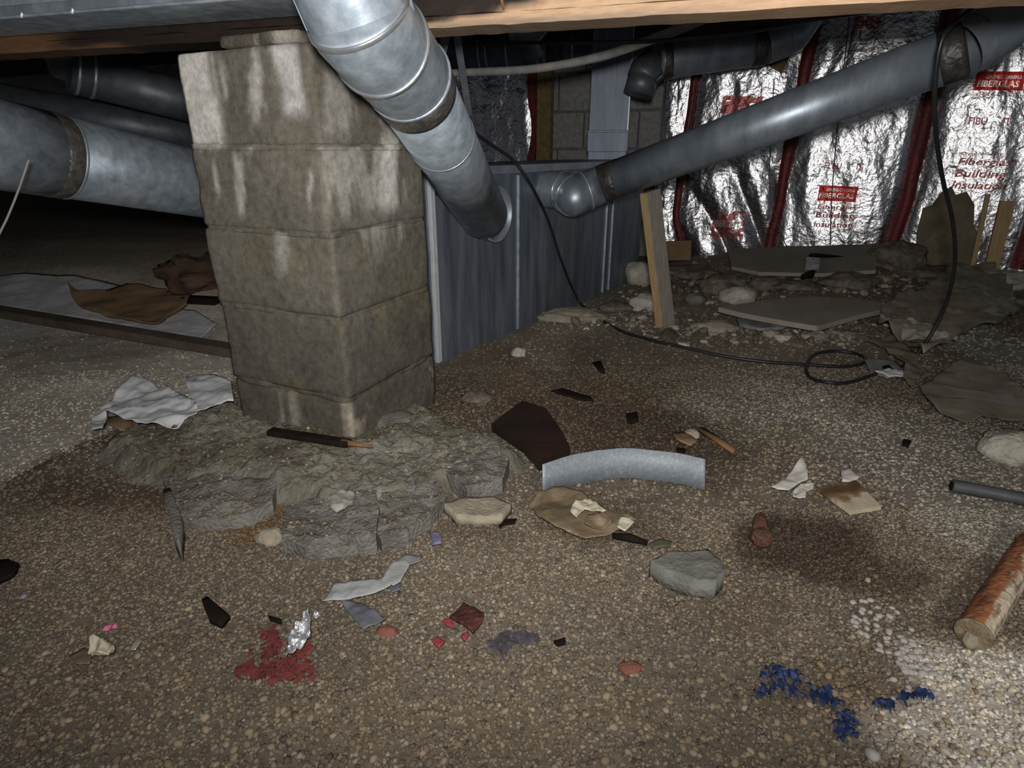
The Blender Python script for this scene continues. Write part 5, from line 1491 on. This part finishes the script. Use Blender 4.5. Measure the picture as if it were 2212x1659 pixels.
# ================================================================== GRAVEL
def ico():
    t = (1 + 5 ** 0.5) / 2
    v = np.array([(-1, t, 0), (1, t, 0), (-1, -t, 0), (1, -t, 0), (0, -1, t), (0, 1, t), (0, -1, -t), (0, 1, -t), (t, 0, -1), (t, 0, 1), (-t, 0, -1), (-t, 0, 1)], float)
    v /= np.linalg.norm(v[0])
    f = np.array([(0, 11, 5), (0, 5, 1), (0, 1, 7), (0, 7, 10), (0, 10, 11), (1, 5, 9), (5, 11, 4), (11, 10, 2), (10, 7, 6), (7, 1, 8), (3, 9, 4), (3, 4, 2), (3, 2, 6), (3, 6, 8), (3, 8, 9), (4, 9, 5), (2, 4, 11), (6, 2, 10), (8, 6, 7), (9, 8, 1)])
    return v, f
IV, IF = ico()
TINTS = np.array([(1.0, 1.0, 1.0), (1.22, 1.19, 1.11), (0.76, 0.75, 0.74), (1.10, 1.0, 0.84), (0.90, 0.92, 0.95), (1.42, 1.39, 1.32), (1.0, 0.84, 0.68), (0.60, 0.58, 0.57)])
TP = np.array([0.26, 0.17, 0.16, 0.14, 0.10, 0.05, 0.05, 0.07])

def pebble_field():
    def cand(n, y0, y1, s0, s1, seed):
        r = np.random.default_rng(seed)
        y = np.sqrt(r.uniform(0, 1, n) * (y1 ** 2 - y0 ** 2) + y0 ** 2)
        x = r.uniform(-1, 1, n) * (0.90 * y + 0.46) + 0.18
        s = r.uniform(s0, s1, n) * np.exp(r.normal(0, 0.16, n))
        return x, y, s
    A = [cand(60000, 0.40, 1.15, 0.0024, 0.0040, 1), cand(39000, 1.15, 2.1, 0.0032, 0.0052, 2), cand(14000, 2.1, 3.6, 0.0044, 0.0072, 3)]
    x, y, s = (np.concatenate(k) for k in zip(*A))
    # none under the pier or inside the trunk
    d = np.stack([x, y], 1) - PB
    a, b = d @ PU, d @ PW
    ok = ~((a > -0.0) & (a < PS) & (b > -0.0) & (b < PS))
    d = np.stack([x, y], 1) - T0
    ok &= ~((d @ TD > -0.02) & (d @ TN < 0.01))
    w = np.stack([x, y], 1) - W0
    ok &= (w @ WN) > 0.03
    # the old dust on the left is nearly free of gravel
    dist = (x - _c0[0]) * _cn[0] + (y - _c0[1]) * _cn[1] + 0.10 * (fbm(x * 6, y * 6, 91) - 0.5) + 0.16 * (fbm(x * 14, y * 14, 57) - 0.5)
    dusty = (dist > 0.02) & (x < -0.62)
    r = np.random.default_rng(9)
    ok &= ~(dusty & (r.uniform(0, 1, len(x)) > 0.45))
    ok &= ~((y > 2.7) & (r.uniform(0, 1, len(x)) > 0.4))
    return x[ok], y[ok], s[ok], r

def gravel_mesh():
    x, y, s, r = pebble_field()
    n = len(x)
    ax = s[:, None] * np.stack([r.uniform(0.9, 1.5, n), r.uniform(0.75, 1.1, n), r.uniform(0.45, 0.8, n)], 1)
    th = r.uniform(0, 2 * np.pi, n); ti = r.normal(0, 0.35, n)
    jit = r.normal(1, 0.09, (n, 12, 1))
    v = IV[None] * jit * ax[:, None, :]
    c, s_ = np.cos(ti)[:, None], np.sin(ti)[:, None]
    v = np.stack([v[..., 0] * c - v[..., 2] * s_, v[..., 1], v[..., 0] * s_ + v[..., 2] * c], -1)
    c, s_ = np.cos(th)[:, None], np.sin(th)[:, None]
    v = np.stack([v[..., 0] * c - v[..., 1] * s_, v[..., 0] * s_ + v[..., 1] * c, v[..., 2]], -1)
    zg = G(x, y)
    keep = np.ones(n, bool)
    from mathutils.bvhtree import BVHTree
    tv, tf = [], []
    for o in CONC + [FOOT, CONC_R]:
        mw = Matrix.Translation(o.location); b0 = len(tv)
        tv += [mw @ q.co for q in o.data.vertices]
        tf += [[b0 + k for k in p.vertices] for p in o.data.polygons]
    tree = BVHTree.FromPolygons(tv, tf)
    xs_, ys_ = [q.x for q in tv], [q.y for q in tv]
    near = np.nonzero((x > min(xs_)) & (x < max(xs_)) & (y > min(ys_)) & (y < max(ys_)))[0]
    for i in near:
        hit = tree.ray_cast(Vector((x[i], y[i], 1.0)), Vector((0, 0, -1)))
        if hit[0] is not None and hit[0].z > zg[i] + 0.004:
            zg[i] = hit[0].z
            keep[i] = r.uniform() < 0.16
    pos = np.stack([x, y, zg + ax[:, 2] * r.uniform(-0.2, 0.7, n)], 1)
    v, pos, x, y = v[keep], pos[keep], x[keep], y[keep]; n = len(x)
    v = (v + pos[:, None, :]).reshape(-1, 3)
    f = (IF[None] + (np.arange(n) * 12)[:, None, None]).reshape(-1, 3)
    duf = np.where(((x - _c0[0]) * _cn[0] + (y - _c0[1]) * _cn[1] + 0.10 * (fbm(x * 6, y * 6, 91) - 0.5) + 0.16 * (fbm(x * 14, y * 14, 57) - 0.5) > 0.02) & (x < -0.62), 0.72, 1.0)[:, None]
    col = duf * zone_color(x, y) * (1 + (TINTS[r.choice(len(TINTS), n, p=TP)] * r.uniform(0.68, 1.35, n)[:, None] - 1) * (1 - 0.6 * sstep(1.6, 2.6, y))[:, None]) * 1.05
    me = bpy.data.meshes.new('gravel')
    me.vertices.add(len(v)); me.vertices.foreach_set('co', v.ravel())
    me.loops.add(f.size); me.loops.foreach_set('vertex_index', f.ravel().astype(np.int32))
    me.polygons.add(len(f)); me.polygons.foreach_set('loop_start', np.arange(0, f.size, 3))
    me.polygons.foreach_set('use_smooth', np.ones(len(f), bool))
    cc = np.ones((n, 12, 4), np.float32); cc[..., :3] = np.clip(col, 0.01, 0.85)[:, None, :]
    me.color_attributes.new('Col', 'FLOAT_COLOR', 'POINT').data.foreach_set('color', cc.ravel())
    me.update()
    me.materials.append(MT['gravel'])
    o = bpy.data.objects.new('gravel', me); COL.objects.link(o); o.parent = floor
    o['kind'] = 'stuff'
    return o
gravel_mesh()

# rubble and crumbs of earth towards the foil wall
def rubble_mesh():
    r = np.random.default_rng(33)
    spots = [(1500, 610, 40, 22), (1580, 640, 60, 16), (1700, 615, 90, 10), (1850, 620, 60, 12), (1950, 605, 60, 16), (1560, 720, 90, 14), (1700, 725, 90, 12), (1260, 690, 50, 10), (1400, 700, 50, 14), (1830, 720, 60, 14), (1380, 650, 30, 20), (2120, 640, 40, 20)]
    vs, fs, cs = [], [], []
    pal = np.array([(0.30, 0.265, 0.205), (0.20, 0.17, 0.13), (0.44, 0.41, 0.34), (0.12, 0.10, 0.075)])
    for _ in range(1500):
        px, py, sx, sy = spots[r.integers(len(spots))]
        p = gnd(px + r.normal() * sx, py + r.normal() * sy)
        d = p[:2] - T0
        if d @ TD > -0.02 and d @ TN < 0.02: continue
        if (p[:2] - W0) @ WN < 0.03: continue
        s = 0.007 * math.exp(r.normal(0.25, 0.55))
        v = IV * r.normal(1, 0.16, (12, 1)) * s * np.array([r.uniform(.9, 1.5), r.uniform(.7, 1.1), r.uniform(.5, .9)])
        a = r.uniform(0, 6.28); c, q = math.cos(a), math.sin(a)
        v = np.stack([v[:, 0] * c - v[:, 1] * q, v[:, 0] * q + v[:, 1] * c, v[:, 2]], 1) + p + np.array([0, 0, s * 0.3])
        b = len(vs) * 12
        vs.append(v); fs += (IF + b).tolist(); cs.append(np.repeat((pal[r.integers(4)] * r.uniform(.8, 1.2))[None], 12, 0))
    m = MB(); m.add(np.concatenate(vs), fs, False)
    CC = np.concatenate(cs)
    m.build('rubble', MT['gravel'], floor, None, None, None, 'stuff', colf=lambda V: CC)
rubble_mesh()

# the largest pebbles, one by one
def pebble_base(name, mat, seed):
    bm = bmesh.new(); bmesh.ops.create_icosphere(bm, subdivisions=2, radius=1.0)
    for v in bm.verts:
        v.co *= 1 + 0.18 * mnoise.noise(v.co * 1.3 + Vector((seed, 0, 0)))
        v.co.z *= 0.6; v.co.y *= 0.78
    me = bpy.data.meshes.new(name); bm.to_mesh(me); bm.free()
    me.polygons.foreach_set('use_smooth', np.ones(len(me.polygons), bool))
    me.materials.append(mat)
    return me
PM = [pebble_base('pebble', MT['pebble'], k * 7.7) for k in range(4)]
WM = [pebble_base('pale_pebble', MT['pale_pebble'], k * 5.3) for k in range(3)]
pr = np.random.default_rng(21)
def put_pebble(me, px, py, s):
    p = gnd(px, py)
    o = bpy.data.objects.new('pebble', me); COL.objects.link(o); o.parent = floor
    o.location = (p[0], p[1], p[2] + s * 0.45); o.scale = (s, s, s)
    o.rotation_euler = (pr.normal() * 0.25, pr.normal() * 0.25, pr.uniform(0, 6.28))
for _ in range(205):
    py = 1250 + 405 * math.sqrt(pr.uniform(0, 1)); px = pr.uniform(10, 2200)
    put_pebble(PM[pr.integers(4)], px, py, pr.uniform(0.0048, 0.0070))
for _ in range(85):
    t = pr.uniform(0, 1)
    px = 1862 + 140 * t + pr.normal() * 24; py = 1325 + 150 * t + pr.normal() * 26
    if px > 2205 or py > 1650: continue
    put_pebble(WM[pr.integers(3)], px, py, pr.uniform(0.0050, 0.0075))
put_pebble(WM[0], 1882, 1636, 0.011)
